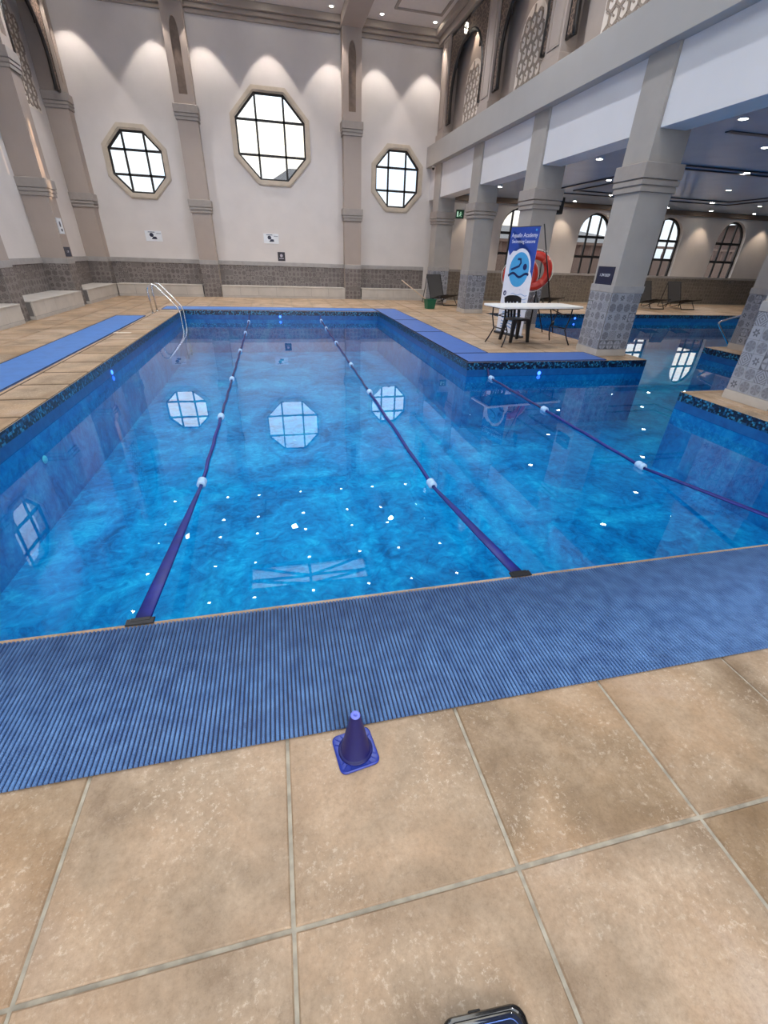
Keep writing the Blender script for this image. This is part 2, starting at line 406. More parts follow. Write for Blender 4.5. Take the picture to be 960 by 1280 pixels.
# ================================================================== setting: floors
HALL = dict(x0=-5.95, x1=5.8, y0=-5.0, y1=18.7, zc=7.6)
WL = -.235
decks = [(-5.95, -5.0, 5.42, 1.66), (5.42, -5.0, 9.1, 4.98), (9.1, -5.0, 24.6, 8.2), (-5.95, 1.66, -2.55, 14.2),
         (-5.95, 14.2, 24.6, 18.7), (3.07, 7.0, 6.6, 14.2)]
floor = empty('floor', kind='structure')
bm = bmesh.new()
for x0, y0, x1, y1 in decks:
    vs = box(bm, x0, y0, -1.75, x1, y1, -.006)
for f in bm.faces: f.material_index = 0 if abs(f.normal.z) > .5 else 1
bm.normal_update()
for f in bm.faces: f.material_index = 0 if abs(f.normal.z) > .5 else 1
slab = fin('slab', bm, [GROUT, POOLW], floor)
# tiles: grid cells clipped to each deck
cells = []
def cut(x0, y0, x1, y1, gx=GX, gy=GY, px=P, py=P, gp_=.007):
    i0 = math.floor((x0-gx)/px); i1 = math.ceil((x1-gx)/px); j0 = math.floor((y0-gy)/py); j1 = math.ceil((y1-gy)/py)
    for i in range(i0, i1):
        for j in range(j0, j1):
            a, b_, c_, d = max(x0, gx+i*px), max(y0, gy+j*py), min(x1, gx+(i+1)*px), min(y1, gy+(j+1)*py)
            if c_-a > .05 and d-b_ > .05: cells.append((a, b_, c_, d, gp_))
cut(-5.4, -2.6, 5.42, 1.66); cut(5.42, 1.0, 9.1, 4.98); cut(9.1, 2.0, 24.5, 8.2)
cut(-5.3, 1.66, -3.13, 14.2); cut(-3.13, 1.66, -2.55, 14.2, gx=-3.13, px=.6, gy=4.85, py=.64, gp_=.021)
cut(-5.3, 14.2, 24.5, 18.3); cut(3.07, 7.0, 6.6, 14.2)
RM = cam.rotation_euler.to_matrix()
def px_of(p):
    c = RM.transposed() @ (Vector(p)-cam.location)
    if c.z > -.05: return None
    return (480+539.5*c.x/-c.z, 640-539.5*c.y/-c.z)
def size_px(c):
    q = [px_of((c[i], c[j], 0)) for i in (0, 2) for j in (1, 3)]
    if any(v is None for v in q): return 0
    w = max(v[0] for v in q)-min(v[0] for v in q); h = max(v[1] for v in q)-min(v[1] for v in q)
    if max(v[0] for v in q) < 0 or min(v[0] for v in q) > 960 or min(v[1] for v in q) > 1280 or max(v[1] for v in q) < 0: return 0
    return w*h
cells.sort(key=size_px, reverse=True)
def tilebox(bm, c, g=.007, z0=-.03, z1=0, bev=.004):
    x0, y0, x1, y1 = c[0]+g, c[1]+g, c[2]-g, c[3]-g
    lo = [bm.verts.new((x, y, z0)) for x, y in ((x0, y0), (x1, y0), (x1, y1), (x0, y1))]
    mi = [bm.verts.new((x, y, z1-bev)) for x, y in ((x0, y0), (x1, y0), (x1, y1), (x0, y1))]
    hi = [bm.verts.new((x, y, z1)) for x, y in ((x0+bev, y0+bev), (x1-bev, y0+bev), (x1-bev, y1-bev), (x0+bev, y1-bev))]
    bm.faces.new(hi)
    for k in range(4):
        j = (k+1) % 4; bm.faces.new((lo[k], lo[j], mi[j], mi[k])); bm.faces.new((mi[k], mi[j], hi[j], hi[k]))
for k, c in enumerate(cells[:292]):
    bm = bmesh.new(); cx, cy = (c[0]+c[2])/2, (c[1]+c[3])/2
    g = c[4] if c[4] > .01 else .0058
    dz = random.uniform(-.0012, .0012)
    tilebox(bm, (c[0]-cx, c[1]-cy, c[2]-cx, c[3]-cy), g=g+random.uniform(-.001, .001), z1=dz if k < 60 else 0)
    fin('tile', bm, TILE, floor, loc=(cx, cy, 0))
bm = bmesh.new()
for c in cells[292:]: tilebox(bm, c, g=c[4])
tag(fin('tile', bm, TILE, floor), kind='stuff')
bxo('joint_filler', (-3.14, 1.67, -.0058, -2.555, 14.19, -.0045), simple('dark_joint_mortar', (84, 70, 56), .9), floor)
# pool basin and water
basin = bxo('pool_floor', (-2.6, 1.6, -1.75, 24.6, 14.25, -1.15), POOLF, kind='structure')
wr = [(-2.549, 1.661, 3.07, 7.0), (-2.549, 7.0, 3.069, 14.199), (3.07, 1.661, 5.419, 7.0), (5.419, 4.981, 9.099, 6.999), (6.601, 6.999, 9.099, 8.2), (6.601, 8.2, 9.099, 14.199), (9.099, 8.201, 24.55, 14.199)]
bm = bmesh.new()
for a, b_, c_, d in wr: bm.faces.new([bm.verts.new(q) for q in ((a, b_, WL), (c_, b_, WL), (c_, d, WL), (a, d, WL))])
bmesh.ops.remove_doubles(bm, verts=bm.verts, dist=.003)
bm.normal_update()
for f in bm.faces:
    if f.normal.z < 0: f.normal_flip()
water = fin('pool_water', bm, WATER, recalc=False); water['kind'] = 'structure'

# ================================================================== far wall with octagon windows
def octo(cx, cz, hw, hh, k=.42):
    fx, fz = hw*k, hh*k
    return [(cx-fx, cz-hh), (cx+fx, cz-hh), (cx+hw, cz-fz), (cx+hw, cz+fz), (cx+fx, cz+hh), (cx-fx, cz+hh), (cx-hw, cz+fz), (cx-hw, cz-fz)]
wall_far = empty('wall_far', kind='structure')
OCT = [(-3.87, 3.76, .93, .94), (.34, 4.64, 1.24, 1.25), (4.60, 3.82, .93, .97)]
bays = [(-5.95, -2.14), (-2.14, 2.94), (2.94, 6.1)]
for (b0, b1), (cx, cz, hw, hh) in zip(bays, OCT):
    bm = bmesh.new(); ringplate(bm, rect(b0, -.2, b1, 7.9), octo(cx, cz, hw-.1, hh-.1), XZ, 18.7, 18.86); fin('wall_panel', bm, WALL, wall_far)
def oct_window(idx, spec, fn, face, depth):
    cx, cz, hw, hh = spec
    w = empty('window_%d' % idx, kind='structure')
    bm = bmesh.new(); ringplate(bm, octo(cx, cz, hw, hh), octo(cx, cz, hw-.15, hh-.15), fn, face-.03*depth, face+.02*depth)
    ringplate(bm, octo(cx, cz, hw-.03, hh-.03), octo(cx, cz, hw-.11, hh-.11), fn, face-.05*depth, face-.03*depth)
    fin('window_surround', bm, STONE, w)
    iw, ih = hw-.15, hh-.15
    bm = bmesh.new(); ringplate(bm, octo(cx, cz, iw+.02, ih+.02), octo(cx, cz, iw-.05, ih-.05), fn, face+.06*depth, face+.10*depth); fin('window_frame', bm, FRAME, w)
    t_, g = .032, .40
    for s in (-1, 1):
        bm = bmesh.new(); prism(bm, rect(cx+s*iw*g-t_, cz-ih, cx+s*iw*g+t_, cz+ih), fn, face+.065*depth, face+.095*depth); fin('mullion', bm, FRAME, w)
        bm = bmesh.new(); prism(bm, rect(cx-iw, cz+s*ih*g-t_, cx+iw, cz+s*ih*g+t_), fn, face+.065*depth, face+.105*depth); fin('mullion', bm, FRAME, w)
    # nine panes: the octagon clipped to the 3x3 grid
    ob = octo(cx, cz, iw-.03, ih-.03); xs = [cx-iw, cx-iw*g, cx+iw*g, cx+iw]; zs = [cz-ih, cz-ih*g, cz+ih*g, cz+ih]
    def clip(poly, ax, v, keep):
        out = []
        for i in range(len(poly)):
            p, q = poly[i], poly[(i+1) % len(poly)]; ip, iq = (p[ax]-v)*keep >= 0, (q[ax]-v)*keep >= 0
            if ip: out.append(p)
            if ip != iq:
                k = (v-p[ax])/(q[ax]-p[ax]); out.append((p[0]+(q[0]-p[0])*k, p[1]+(q[1]-p[1])*k))
        return out
    for i in range(3):
        for j in range(3):
            pl = clip(clip(clip(clip(ob, 0, xs[i]+.01, 1), 0, xs[i+1]-.01, -1), 1, zs[j]+.01, 1), 1, zs[j+1]-.01, -1)
            if len(pl) < 3: continue
            bm = bmesh.new(); prism(bm, pl, fn, face+.08*depth, face+.088*depth); fin('pane', bm, GLASS, w)
for i, sp in enumerate(OCT): oct_window(i+1, sp, XZ, 18.7, 1)

# patterned wainscot panels ------------------------------------------------
def wains(name, parent, o, u, nrm, L, z0, z1, mat, ts=.15, gap=.002, single=False, th=.014, stuff=True):
    """tiles of size ts on a vertical face starting at o (x,y), along u (x,y), outward normal nrm"""
    nu = max(1, round(L/ts)); nv = max(1, round((z1-z0)/ts)); du, dv = L/nu, (z1-z0)/nv
    u3, n3 = Vector((u[0], u[1], 0)), Vector((nrm[0], nrm[1], 0)); base = Vector((o[0], o[1], 0))
    def one(bm, org, uvl, rl, rv):
        c = [(gap, gap), (du-gap, gap), (du-gap, dv-gap), (gap, dv-gap)]
        A = [bm.verts.new(org+u3*a+Vector((0, 0, b_))) for a, b_ in c]; B = [bm.verts.new(org+n3*th+u3*a+Vector((0, 0, b_))) for a, b_ in c]
        fs = [bm.faces.new(B)]+[bm.faces.new((A[k], A[(k+1) % 4], B[(k+1) % 4], B[k])) for k in range(4)]
        tt = [(0, 0), (1, 0), (1, 1), (0, 1)]
        for lp, q in zip(fs[0].loops, tt): lp[uvl].uv = q
        for f in fs[1:]:
            for lp in f.loops: lp[uvl].uv = (.5, 0)
        for f in fs: f[rl] = rv
    q = [base-u3*0, base+u3*L, base+u3*L+n3*.008, base+n3*.008]
    bxo('tile_bed', (min(p.x for p in q), min(p.y for p in q), z0, max(p.x for p in q), max(p.y for p in q), z1), JOINT, parent)
    if stuff:
        bm = bmesh.new(); uvl = bm.loops.layers.uv.new('UVMap'); rl = bm.faces.layers.float.new('rnd')
        for i in range(nu):
            for j in range(nv): one(bm, base+u3*(i*du)+Vector((0, 0, z0+j*dv)), uvl, rl, random.random())
        return tag(fin(name, bm, mat, parent), kind='stuff')
    bm = bmesh.new(); uvl = bm.loops.layers.uv.new('UVMap'); rl = bm.faces.layers.float.new('rnd')
    one(bm, Vector((0, 0, 0)), uvl, rl, 0.0)
    o0 = fin(name, bm, mat, parent, loc=base+Vector((0, 0, z0)))
    for i in range(nu):
        for j in range(nv):
            if i or j:
                c = o0.copy(); C.objects.link(c); c.location = base+u3*(i*du)+Vector((0, 0, z0+j*dv))

def cap(bm, x0, y0, x1, y1, z0, sc=1.0):
    """stepped capital band: two thin mouldings under a taller block"""
    for a, b_, e in ((0, .07, .035), (.085, .15, .05), (.165, .36, .06)):
        box(bm, x0-e, y0-e, z0+a*sc, x1+e, y1+e, z0+b_*sc, bev=.006)
    box(bm, x0-.02, y0-.02, z0, x1+.02, y1+.02, z0+.34*sc)

# far wall pilasters
def pilaster(x0, x1, ya, yb, face, ztop=7.6, ax='y'):
    p = empty('pilaster', kind='structure')
    bm = bmesh.new(); box(bm, x0, ya, .0, x1, yb, 5.0); fin('shaft', bm, PIL, p)
    bm = bmesh.new(); cap(bm, x0, ya, x1, yb, 2.50); fin('capital', bm, CAPM, p)
    bm = bmesh.new(); cap(bm, x0, ya, x1, yb, 4.83); fin('capital', bm, CAPM, p)
    # upper part with a recessed pointed niche on its hall side
    def arch(u, w, za, zb):
        r = []
        for k in range(7): a = k/6; r.append((u+w*(1-a**1.6), zb-.35+.35*math.sin(a*PI/2)))
        return [(u-w, za), (u+w, za)]+r+[(2*u-q[0], q[1]) for q in r[-2::-1]]
    bm = bmesh.new()
    if ax == 'y':
        box(bm, x0, ya+.07, 5.0, x1, yb, ztop); ringplate(bm, rect(x0, 5.0, x1, ztop), arch((x0+x1)/2, .12, 5.42, 7.05), XZ, ya, ya+.07)
    else:
        if face > 0:
            box(bm, x0, ya, 5.0, x1-.07, yb, ztop); ringplate(bm, rect(ya, 5.0, yb, ztop), arch((ya+yb)/2, .12, 5.42, 7.05), YZ, x1-.07, x1)
        else:
            box(bm, x0+.07, ya, 5.0, x1, yb, ztop); ringplate(bm, rect(ya, 5.0, yb, ztop), arch((ya+yb)/2, .12, 5.42, 7.05), YZ, x0, x0+.07)
    fin('upper_shaft', bm, PIL, p)
    if ax == 'y': bxo('inset_panel', ((x0+x1)/2-.14, ya+.055, 5.40, (x0+x1)/2+.14, ya+.072, 7.07), INSET, p)
    else: bxo('inset_panel', (x1-.072, (ya+yb)/2-.14, 5.40, x1-.055, (ya+yb)/2+.14, 7.07), INSET, p)
    return p
YB = 18.3
for x0 in (-2.43, 2.65):
    p = pilaster(x0, x0+.59, YB, 18.7, 1)
    wains('wainscot_tile', p, (x0, YB), (1, 0), (0, -1), .59, .0, 1.02, PATW)
    bxo('band', (x0-.016, YB-.016, 1.02, x0+.606, 18.7, 1.15), GREYB, p, bev=.004)
# wainscot + cap band + bench on far wall
for k, (x0, x1) in enumerate(((-5.35, -2.43), (-1.84, 2.65), (3.24, 5.8))):
    wains('wainscot_tile', wall_far, (x0, 18.7), (1, 0), (0, -1), x1-x0, .36, 1.02, PATW)
    bxo('band', (x0, 18.66, 1.02, x1, 18.71, 1.15), GREYB, wall_far, bev=.004)
def bench(name, x0, y0, x1, y1, along, label):
    b_ = empty(name, ((x0+x1)/2, (y0+y1)/2, 0), 0, label, 'bench')
    cx, cy = (x0+x1)/2, (y0+y1)/2
    X0, Y0, X1, Y1 = x0-cx, y0-cy, x1-cx, y1-cy
    bxo('core', (X0+.01, Y0+.012, 0, X1-.012, Y1, .352), JOINT, b_)
    bxo('skirting', (X0, Y0, 0, X1, Y1-.02, .07), SKIRT, b_, bev=.003)
    L = (X1-X0) if along == 'x' else (Y1-Y0); n = max(1, round(L/.6)); d = L/n
    for k in range(n):
        if along == 'x':
            bxo('front_tile', (X0+k*d+.003, Y0+.002, .075, X0+(k+1)*d-.003, Y0+.03, .352), BENCH, b_, bev=.002)
            bxo('seat_tile', (X0+k*d+.003, Y0-.012, .354, X0+(k+1)*d-.003, Y1-.005, .38), BENCH, b_, bev=.004)
        else:
            bxo('front_tile', (X1-.03, Y0+k*d+.003, .075, X1-.002, Y0+(k+1)*d-.003, .352), BENCH, b_, bev=.002)
            bxo('seat_tile', (X0+.005, Y0+k*d+.003, .354, X1+.012, Y0+(k+1)*d-.003, .38), BENCH, b_, bev=.004)
    return b_
bench('tiled_bench', -5.2, 18.2, -2.45, 18.68, 'x', 'beige tiled bench on the far wall under the smaller octagon window by the ladder')
bench('tiled_bench', -1.82, 18.2, 2.63, 18.68, 'x', 'long beige tiled bench on the far wall under the largest octagon window')
bench('tiled_bench', 3.26, 18.2, 5.75, 18.68, 'x', 'beige tiled bench on the far wall behind the green bucket')

# ================================================================== left wall
wall_left = empty('wall_left', kind='structure')
LP = [(18.3, 18.7), (14.93, 15.42), (11.42, 11.92), (7.9, 8.4), (4.4, 4.9), (.9, 1.4), (-2.6, -2.1)]
edges = [18.7]+[(a+b_)/2 for a, b_ in LP[1:]]+[-5.0]
for k in range(len(edges)-1):
    y1_, y0_ = edges[k], edges[k+1]; bm = bmesh.new()
    if 1 <= k <= 5 and k != 1:
        cy = (y0_+y1_)/2; ringplate(bm, rect(y0_, -.2, y1_, 7.9), octo(cy, 3.86, .82, .84), YZ, -6.25, -5.95); fin('wall_panel', bm, WALL, wall_left)
        oct_window(4+k, (cy, 3.86, .92, .94), YZ, -5.95, -1)
    else:
        box(bm, -6.25, y0_, -.2, -5.95, y1_, 7.9); fin('wall_panel', bm, WALL, wall_left)
for k, (a, b_) in enumerate(LP):
    p = pilaster(-5.95, -5.35, a, b_, 1, ax='x')
    wains('wainscot_tile', p, (-5.35, a), (0, 1), (1, 0), b_-a, 0, 1.02, PATW)
    if True:
        wains('wainscot_tile', p, (-5.35, a), (-1, 0), (0, -1), .6, 0, 1.02, PATW)
    bxo('band', (-5.95, a-.016, 1.02, -5.334, b_+.016, 1.15), GREYB, p, bev=.004)
lab = ['beige tiled bench on the left wall in the far corner by the ladder', 'beige tiled bench on the left wall between the two tiled pilasters', 'beige tiled bench on the left wall at the very edge of the photo',
       None, None]
for k in range(0, 4):
    y1_ = LP[k][0]; y0_ = LP[k+1][1]
    wains('wainscot_tile', wall_left, (-5.95, y0_), (0, 1), (1, 0), y1_-y0_, .36, 1.02, PATW)
    bxo('band', (-5.96, y0_, 1.02, -5.91, y1_, 1.15), GREYB, wall_left, bev=.004)
    if k < 3: bench('tiled_bench', -5.93, y0_+.01, -5.22, (18.18 if k == 0 else y1_-.01), 'y', lab[k])

# ================================================================== columns and beam on the right
def column(x0, y0, s=.6, ztop=4.2, detail=True, name='column'):
    p = empty(name, (0, 0, 0), kind='structure'); x1, y1 = x0+s, y0+s
    bxo('shaft', (x0, y0, 0, x1, y1, ztop), COLM, p)
    bm = bmesh.new(); cap(bm, x0, y0, x1, y1, 2.50, 1.03); fin('capital', bm, CAPM, p)
    bxo('base_trim', (x0-.018, y0-.018, 0, x1+.018, y1+.018, .115), SKIRT, p, bev=.004)
    bxo('band', (x0-.018, y0-.018, 1.06, x1+.018, y1+.018, 1.175), GREYB, p, bev=.004)
    wains('wainscot_tile', p, (x0, y0), (1, 0), (0, -1), s, .118, 1.058, PAT, stuff=not detail)
    wains('wainscot_tile', p, (x0, y1), (0, -1), (-1, 0), s, .118, 1.058, PAT, stuff=not detail)
    wains('wainscot_tile', p, (x1, y0), (0, 1), (1, 0), s, .118, 1.058, PAT)
    wains('wainscot_tile', p, (x1, y1), (-1, 0), (0, 1), s, .118, 1.058, PAT)
    return p
CY = [14.05, 10.75, 7.4, 4.05, .7, -2.6]
for k, y in enumerate(CY): column(5.8, y, detail=k in (1, 2, 3))
column(5.8, 17.45, detail=False)
column(9.52, 7.4, ztop=3.5, detail=True); column(9.52, 4.05, ztop=3.5, detail=False)
bxo('beam', (5.65, -5, 4.2, 6.5, 18.7, 4.78), BEAM, bev=.006, kind='structure')
ys = [18.05, 17.45]+[v for y in CY for v in (y+.6, y)]
for k in range(6):
    ya = ([17.45]+CY)[k+1]+.6; yb = ([17.45]+CY)[k]
    bxo('bulkhead_panel', (5.84, ya+.012, 3.27, 6.3, yb-.012, 4.2), BULK, bev=.004, kind='structure')
bxo('bulkhead_panel', (5.84, 18.06, 3.27, 6.3, 18.7, 4.2), BULK, kind='structure')
# upper wall over the gallery: back of the niches, upper pilasters
wall_right = empty('wall_right', kind='structure')
bxo('niche_wall', (6.12, -5, 4.78, 6.5, 18.7, 7.9), NICHE, wall_right)
for y in [17.55]+CY:
    w = .6 if y < 17 else .6
    bm = bmesh.new(); box(bm, 5.8, y, 4.78, 6.12, y+w, 7.6)
    fin('upper_pilaster', bm, PIL, wall_right)
    bxo('upper_pilaster_base', (5.76, y-.04, 4.78, 6.12, y+w+.04, 5.0), PIL, wall_right, bev=.01)
    bm = bmesh.new(); ringplate(bm, rect(y+.08, 5.12, y+w-.08, 7.2), rect(y+.12, 5.16, y+w-.12, 7.16), YZ, 5.785, 5.805); fin('panel_moulding', bm, CORN, wall_right)
# arch screens: dark pointed frame with brown lattice spandrels, and lattice-cast light painted on the wall behind
def arch_pts(c, w, z0, zs, za, n=9, p=1.35):
    r = []
    for k in range(n+1):
        a = k/n; r.append((c+w*(1-a)**.75 if a < 1 else c, zs+(za-zs)*(1-(1-a)**p)))
    return [(c-w, z0), (c+w, z0)]+r+[(2*c-q[0], q[1]) for q in r[-2::-1]]
def arch_screen(y0, y1, xf, xb, side, label, name='arch_screen'):
    c = (y0+y1)/2; hw = (y1-y0)/2; z0 = 5.16; zt = 7.22
    a = empty(name, (0, 0, 0), 0, label, 'screen')
    s = side
    # legs + spandrels as two halves joined at the apex; opening is open at the bottom
    N = 14
    def inner(t):   # t 0 bottom .. 1 apex
        if t < .35: k = t/.35; return (hw-.30+.04*k, z0+k*.6)
        k = (t-.35)/.65; return ((hw-.26)*(1-k**1.7), z0+.6+(6.86-z0-.6)*math.sin(k*PI/2)**.92)
    for sg in (-1, 1):
        L = [inner(i/N) for i in range(N+1)]
        O_ = [(hw-.02, L[i][1]) if i < N-4 else (hw-.02, zt-.02) if i == N-4 else ((hw-.02)*(N-i)/4, zt-.02) for i in range(N+1)]
        bm = bmesh.new(); V = [[[bm.verts.new(YZ(c+sg*u, z, w_)) for u, z in Q] for Q in (L, O_)] for w_ in (xf, xf+s*.05)]
        for i in range(N):
            for w_ in (0, 1): bm.faces.new((V[w_][0][i], V[w_][0][i+1], V[w_][1][i+1], V[w_][1][i]))
            for q in (0, 1): bm.faces.new((V[0][q][i], V[0][q][i+1], V[1][q][i+1], V[1][q][i]))
        bm.faces.new((V[0][0][0], V[0][1][0], V[1][1][0], V[1][0][0]))
        fin('lattice_spandrel', bm, BLAT, a)
        bm = bmesh.new()
        tube(bm, [(xf+s*.02, c+sg*(u+.02), z) for u, z in L], .05, 6)
        tube(bm, [(xf+s*.02, c+sg*(hw-.03), z0), (xf+s*.02, c+sg*(hw-.03), zt-.03)], .03, 6)
        tube(bm, [(xf+s*.02, c+sg*(L[0][0]), z0+.02), (xf+s*.02, c+sg*(hw-.02), z0+.02)], .035, 6)
        tube(bm, [(xf+s*.02, c+sg*.0, zt-.03), (xf+s*.02, c+sg*(hw-.02), zt-.03)], .035, 6)
        tube(bm, [(xf+s*.02, c+sg*(hw-.62), 6.35), (xf+s*.02, c+sg*(hw-.62), zt-.03)], .022, 6)
        fin('arch_frame', bm, DARKWOOD, a)
    return a
def painted_lattice_light(c, w, z0, zt, xb, side, label):  # lattice-cast light built as a pale patch with darker shade strips
    a = empty('painted_lattice_light', (0, 0, 0), 0, label, 'light pattern')
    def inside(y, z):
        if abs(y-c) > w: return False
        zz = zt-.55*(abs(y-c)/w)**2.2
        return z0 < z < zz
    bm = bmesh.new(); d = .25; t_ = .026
    # shade lines of the cast lattice, built as strips joining the points of a hexagonal net
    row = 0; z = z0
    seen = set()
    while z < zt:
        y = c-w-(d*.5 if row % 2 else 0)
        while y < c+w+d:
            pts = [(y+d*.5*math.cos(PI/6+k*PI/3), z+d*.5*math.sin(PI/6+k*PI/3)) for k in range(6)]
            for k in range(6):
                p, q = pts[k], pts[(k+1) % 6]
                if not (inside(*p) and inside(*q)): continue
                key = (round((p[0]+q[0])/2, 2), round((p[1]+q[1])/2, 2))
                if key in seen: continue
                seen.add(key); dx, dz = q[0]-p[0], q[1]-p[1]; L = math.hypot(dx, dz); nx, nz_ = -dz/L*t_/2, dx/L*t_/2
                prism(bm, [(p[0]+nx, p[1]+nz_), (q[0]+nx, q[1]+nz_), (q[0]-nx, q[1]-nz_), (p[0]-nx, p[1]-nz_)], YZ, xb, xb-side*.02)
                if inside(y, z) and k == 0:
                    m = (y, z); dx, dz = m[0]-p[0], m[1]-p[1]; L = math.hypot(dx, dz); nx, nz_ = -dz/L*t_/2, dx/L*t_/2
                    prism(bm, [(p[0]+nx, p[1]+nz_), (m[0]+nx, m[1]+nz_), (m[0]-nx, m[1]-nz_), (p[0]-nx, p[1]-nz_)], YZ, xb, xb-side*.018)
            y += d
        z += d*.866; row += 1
    tag(fin('lattice_shade_strips', bm, simple('lattice_shade_tone', (158, 145, 134), .6), a), kind='stuff')
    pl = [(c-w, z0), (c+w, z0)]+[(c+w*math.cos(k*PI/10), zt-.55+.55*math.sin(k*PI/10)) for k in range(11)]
    bm = bmesh.new(); prism(bm, pl, YZ, xb, xb-side*.004); fin('light_patch', bm, LATLIGHT, a)
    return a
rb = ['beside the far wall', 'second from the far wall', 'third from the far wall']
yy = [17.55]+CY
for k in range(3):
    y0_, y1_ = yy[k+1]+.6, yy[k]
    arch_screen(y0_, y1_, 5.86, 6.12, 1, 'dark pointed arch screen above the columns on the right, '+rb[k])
    painted_lattice_light((y0_+y1_)/2, .6, 4.95, 6.35, 6.118, 1, 'painted lattice light pattern above the columns on the right, '+rb[k])
arch_screen(15.42, 18.3, -5.42, -5.95, -1, 'dark pointed arch screen high on the left wall beside the far corner')
painted_lattice_light(16.86, 1.1, 4.6, 6.9, -5.948, -1, 'painted lattice light pattern high on the left wall beside the far corner')
# star lantern at the first arch apex
t = empty('star_lantern', (5.73, 16.02, 6.9), 0, 'small glowing ring shaped star lantern at the point of the farthest right arch', 'lantern')
bm = bmesh.new()
for k in range(8):
    a0 = 2*PI*k/8; c_ = (0, .085*math.cos(a0), .085*math.sin(a0))
    lathe(bm, [(0, -.032), (.026, -.015), (.034, 0), (.026, .015), (0, .032)], 8, M=Matrix.Translation(c_))
fin('glass_petal', bm, emit('lantern_glass', (250, 244, 226), 2.2), t)
bm = bmesh.new(); tube(bm, [(0, .06*math.cos(2*PI*k/16), .06*math.sin(2*PI*k/16)) for k in range(16)], .014, 6, closed=True)
tube(bm, [(0, 0, -.05), (0, 0, -.1)], .01, 6); tube(bm, [(0.02, 0, .05), (.1, 0, .3)], .008, 6); fin('metal_ring', bm, DARKWOOD, t)

# ================================================================== ceilings
ceiling = empty('ceiling', kind='structure')
sky = [(-1.55, 11.5, 2.35, 12.7), (-1.55, 7.6, 2.35, 9.0), (-1.55, .0, 2.35, 7.0)]  # first one mirrored in the water; the two nearer are added for light
zc = 7.6
bm = bmesh.new()
box(bm, -6.25, -5, zc, -1.55, 19, zc+.2); box(bm, 2.35, -5, zc, 6.5, 19, zc+.2)
for a, b_ in ((-5, 0), (7.0, 7.6), (9.0, 11.5), (12.7, 19)): box(bm, -1.55, a, zc, 2.35, b_, zc+.2)
fin('ceiling_board', bm, CEILM, ceiling)
for k, (x0, y0, x1, y1) in enumerate(sky):
    w = empty('window_%d' % (20+k), kind='structure')
    bm = bmesh.new(); ringplate(bm, rect(x0-.08, y0-.08, x1+.08, y1+.08), rect(x0, y0, x1, y1), XY, zc-.02, zc+.12); fin('window_frame', bm, DARKWOOD, w)
    cx, cy = (x0+x1)/2, (y0+y1)/2
    bm = bmesh.new(); ww = .05
    for p, q in (((cx, y0), (cx, y1)), ((x0, y0+.38*(y1-y0)), (x1, y0+.38*(y1-y0))), ((cx, y0+.38*(y1-y0)), (x0, y1)), ((cx, y0+.38*(y1-y0)), (x1, y1)), ((cx, y0), (x0, y0+.38*(y1-y0))), ((cx, y0), (x1, y0+.38*(y1-y0)))):
        d = Vector((q[0]-p[0], q[1]-p[1])); n_ = Vector((-d.y, d.x)).normalized()*ww
        prism(bm, [(p[0]+n_.x, p[1]+n_.y), (q[0]+n_.x, q[1]+n_.y), (q[0]-n_.x, q[1]-n_.y), (p[0]-n_.x, p[1]-n_.y)], XY, zc+.03, zc+.07)
    fin('mullion', bm, FRAME, w)
    bxo('pane', (x0, y0, zc+.08, x1, y1, zc+.09), GLASS, w)
for x0 in (-2.43, 2.65):
    bxo('ceiling_beam', (x0-.03, -5, 7.33, x0+.62, 18.7, 7.7), PIL, ceiling, bev=.01)
def cornice(x0, y0, x1, y1, z0, z1): return bxo('cornice', (x0, y0, z0, x1, y1, z1), CORN, ceiling, bev=.012)
for a, b_ in ((-5.95, -2.46), (-1.81, 2.62), (3.27, 5.95)):
    cornice(a, 18.44, b_, 18.7, 7.44, 7.6); cornice(a, 18.54, b_, 18.7, 7.34, 7.44); cornice(a, 18.62, b_, 18.7, 7.24, 7.34)
cornice(5.62, -5, 6.12, 18.44, 7.44, 7.6); cornice(5.76, -5, 6.12, 18.54, 7.24, 7.44)
cornice(-5.95, -5, -5.5, 18.44, 7.44, 7.6)
for x0, x1 in ((-5.0, -3.2), (-1.2, 1.9), (4.05, 5.5)):
    bm = bmesh.new(); ringplate(bm, rect(x0, 13.6, x1, 17.55), rect(x0+.07, 13.67, x1-.07, 17.48), XY, zc-.035, zc); fin('ceiling_moulding', bm, CORN, ceiling)
# gallery ceiling, walls
gallery = empty('ceiling_gallery', kind='structure')
bxo('ceiling_board', (6.3, -5, 3.5, 24.8, 18.9, 3.7), GCEIL, gallery)
bxo('roof_slab', (6.5, -5, 3.7, 24.8, 18.9, 3.8), CEILM, gallery)
for o_, g in ((( 9.05, 10.7, 16.6, 16.3), .0), ((9.7, 11.05, 15.9, 15.55), 0)):
    bm = bmesh.new(); ringplate(bm, rect(*o_), rect(o_[0]+.09, o_[1]+.09, o_[2]-.09, o_[3]-.09), XY, 3.47, 3.5); fin('ceiling_moulding', bm, GLINE, gallery)
bxo('air_slot', (7.75, 8.04, 3.485, 9.8, 8.16, 3.5), GLINE, gallery)
bxo('cornice', (6.4, 18.52, 3.34, 24.6, 18.7, 3.5), simple('brown_cornice', (112, 92, 78), .5), gallery, bev=.01)
wall_g = empty('wall_gallery', kind='structure')
AW = [9.62, 13.07, 16.6, 19.97]
AW = [9.62, 13.08, 16.60, 19.96]
ed = [6.1, 11.35, 14.84, 18.28, 24.8]
def archwin(c, w, z0, zs, n=12, hh=None): return [(c-w, z0), (c+w, z0)]+[(c+w*math.cos(PI*k/n), zs+w*math.sin(PI*k/n)*(hh or 1)) for k in range(n+1)]
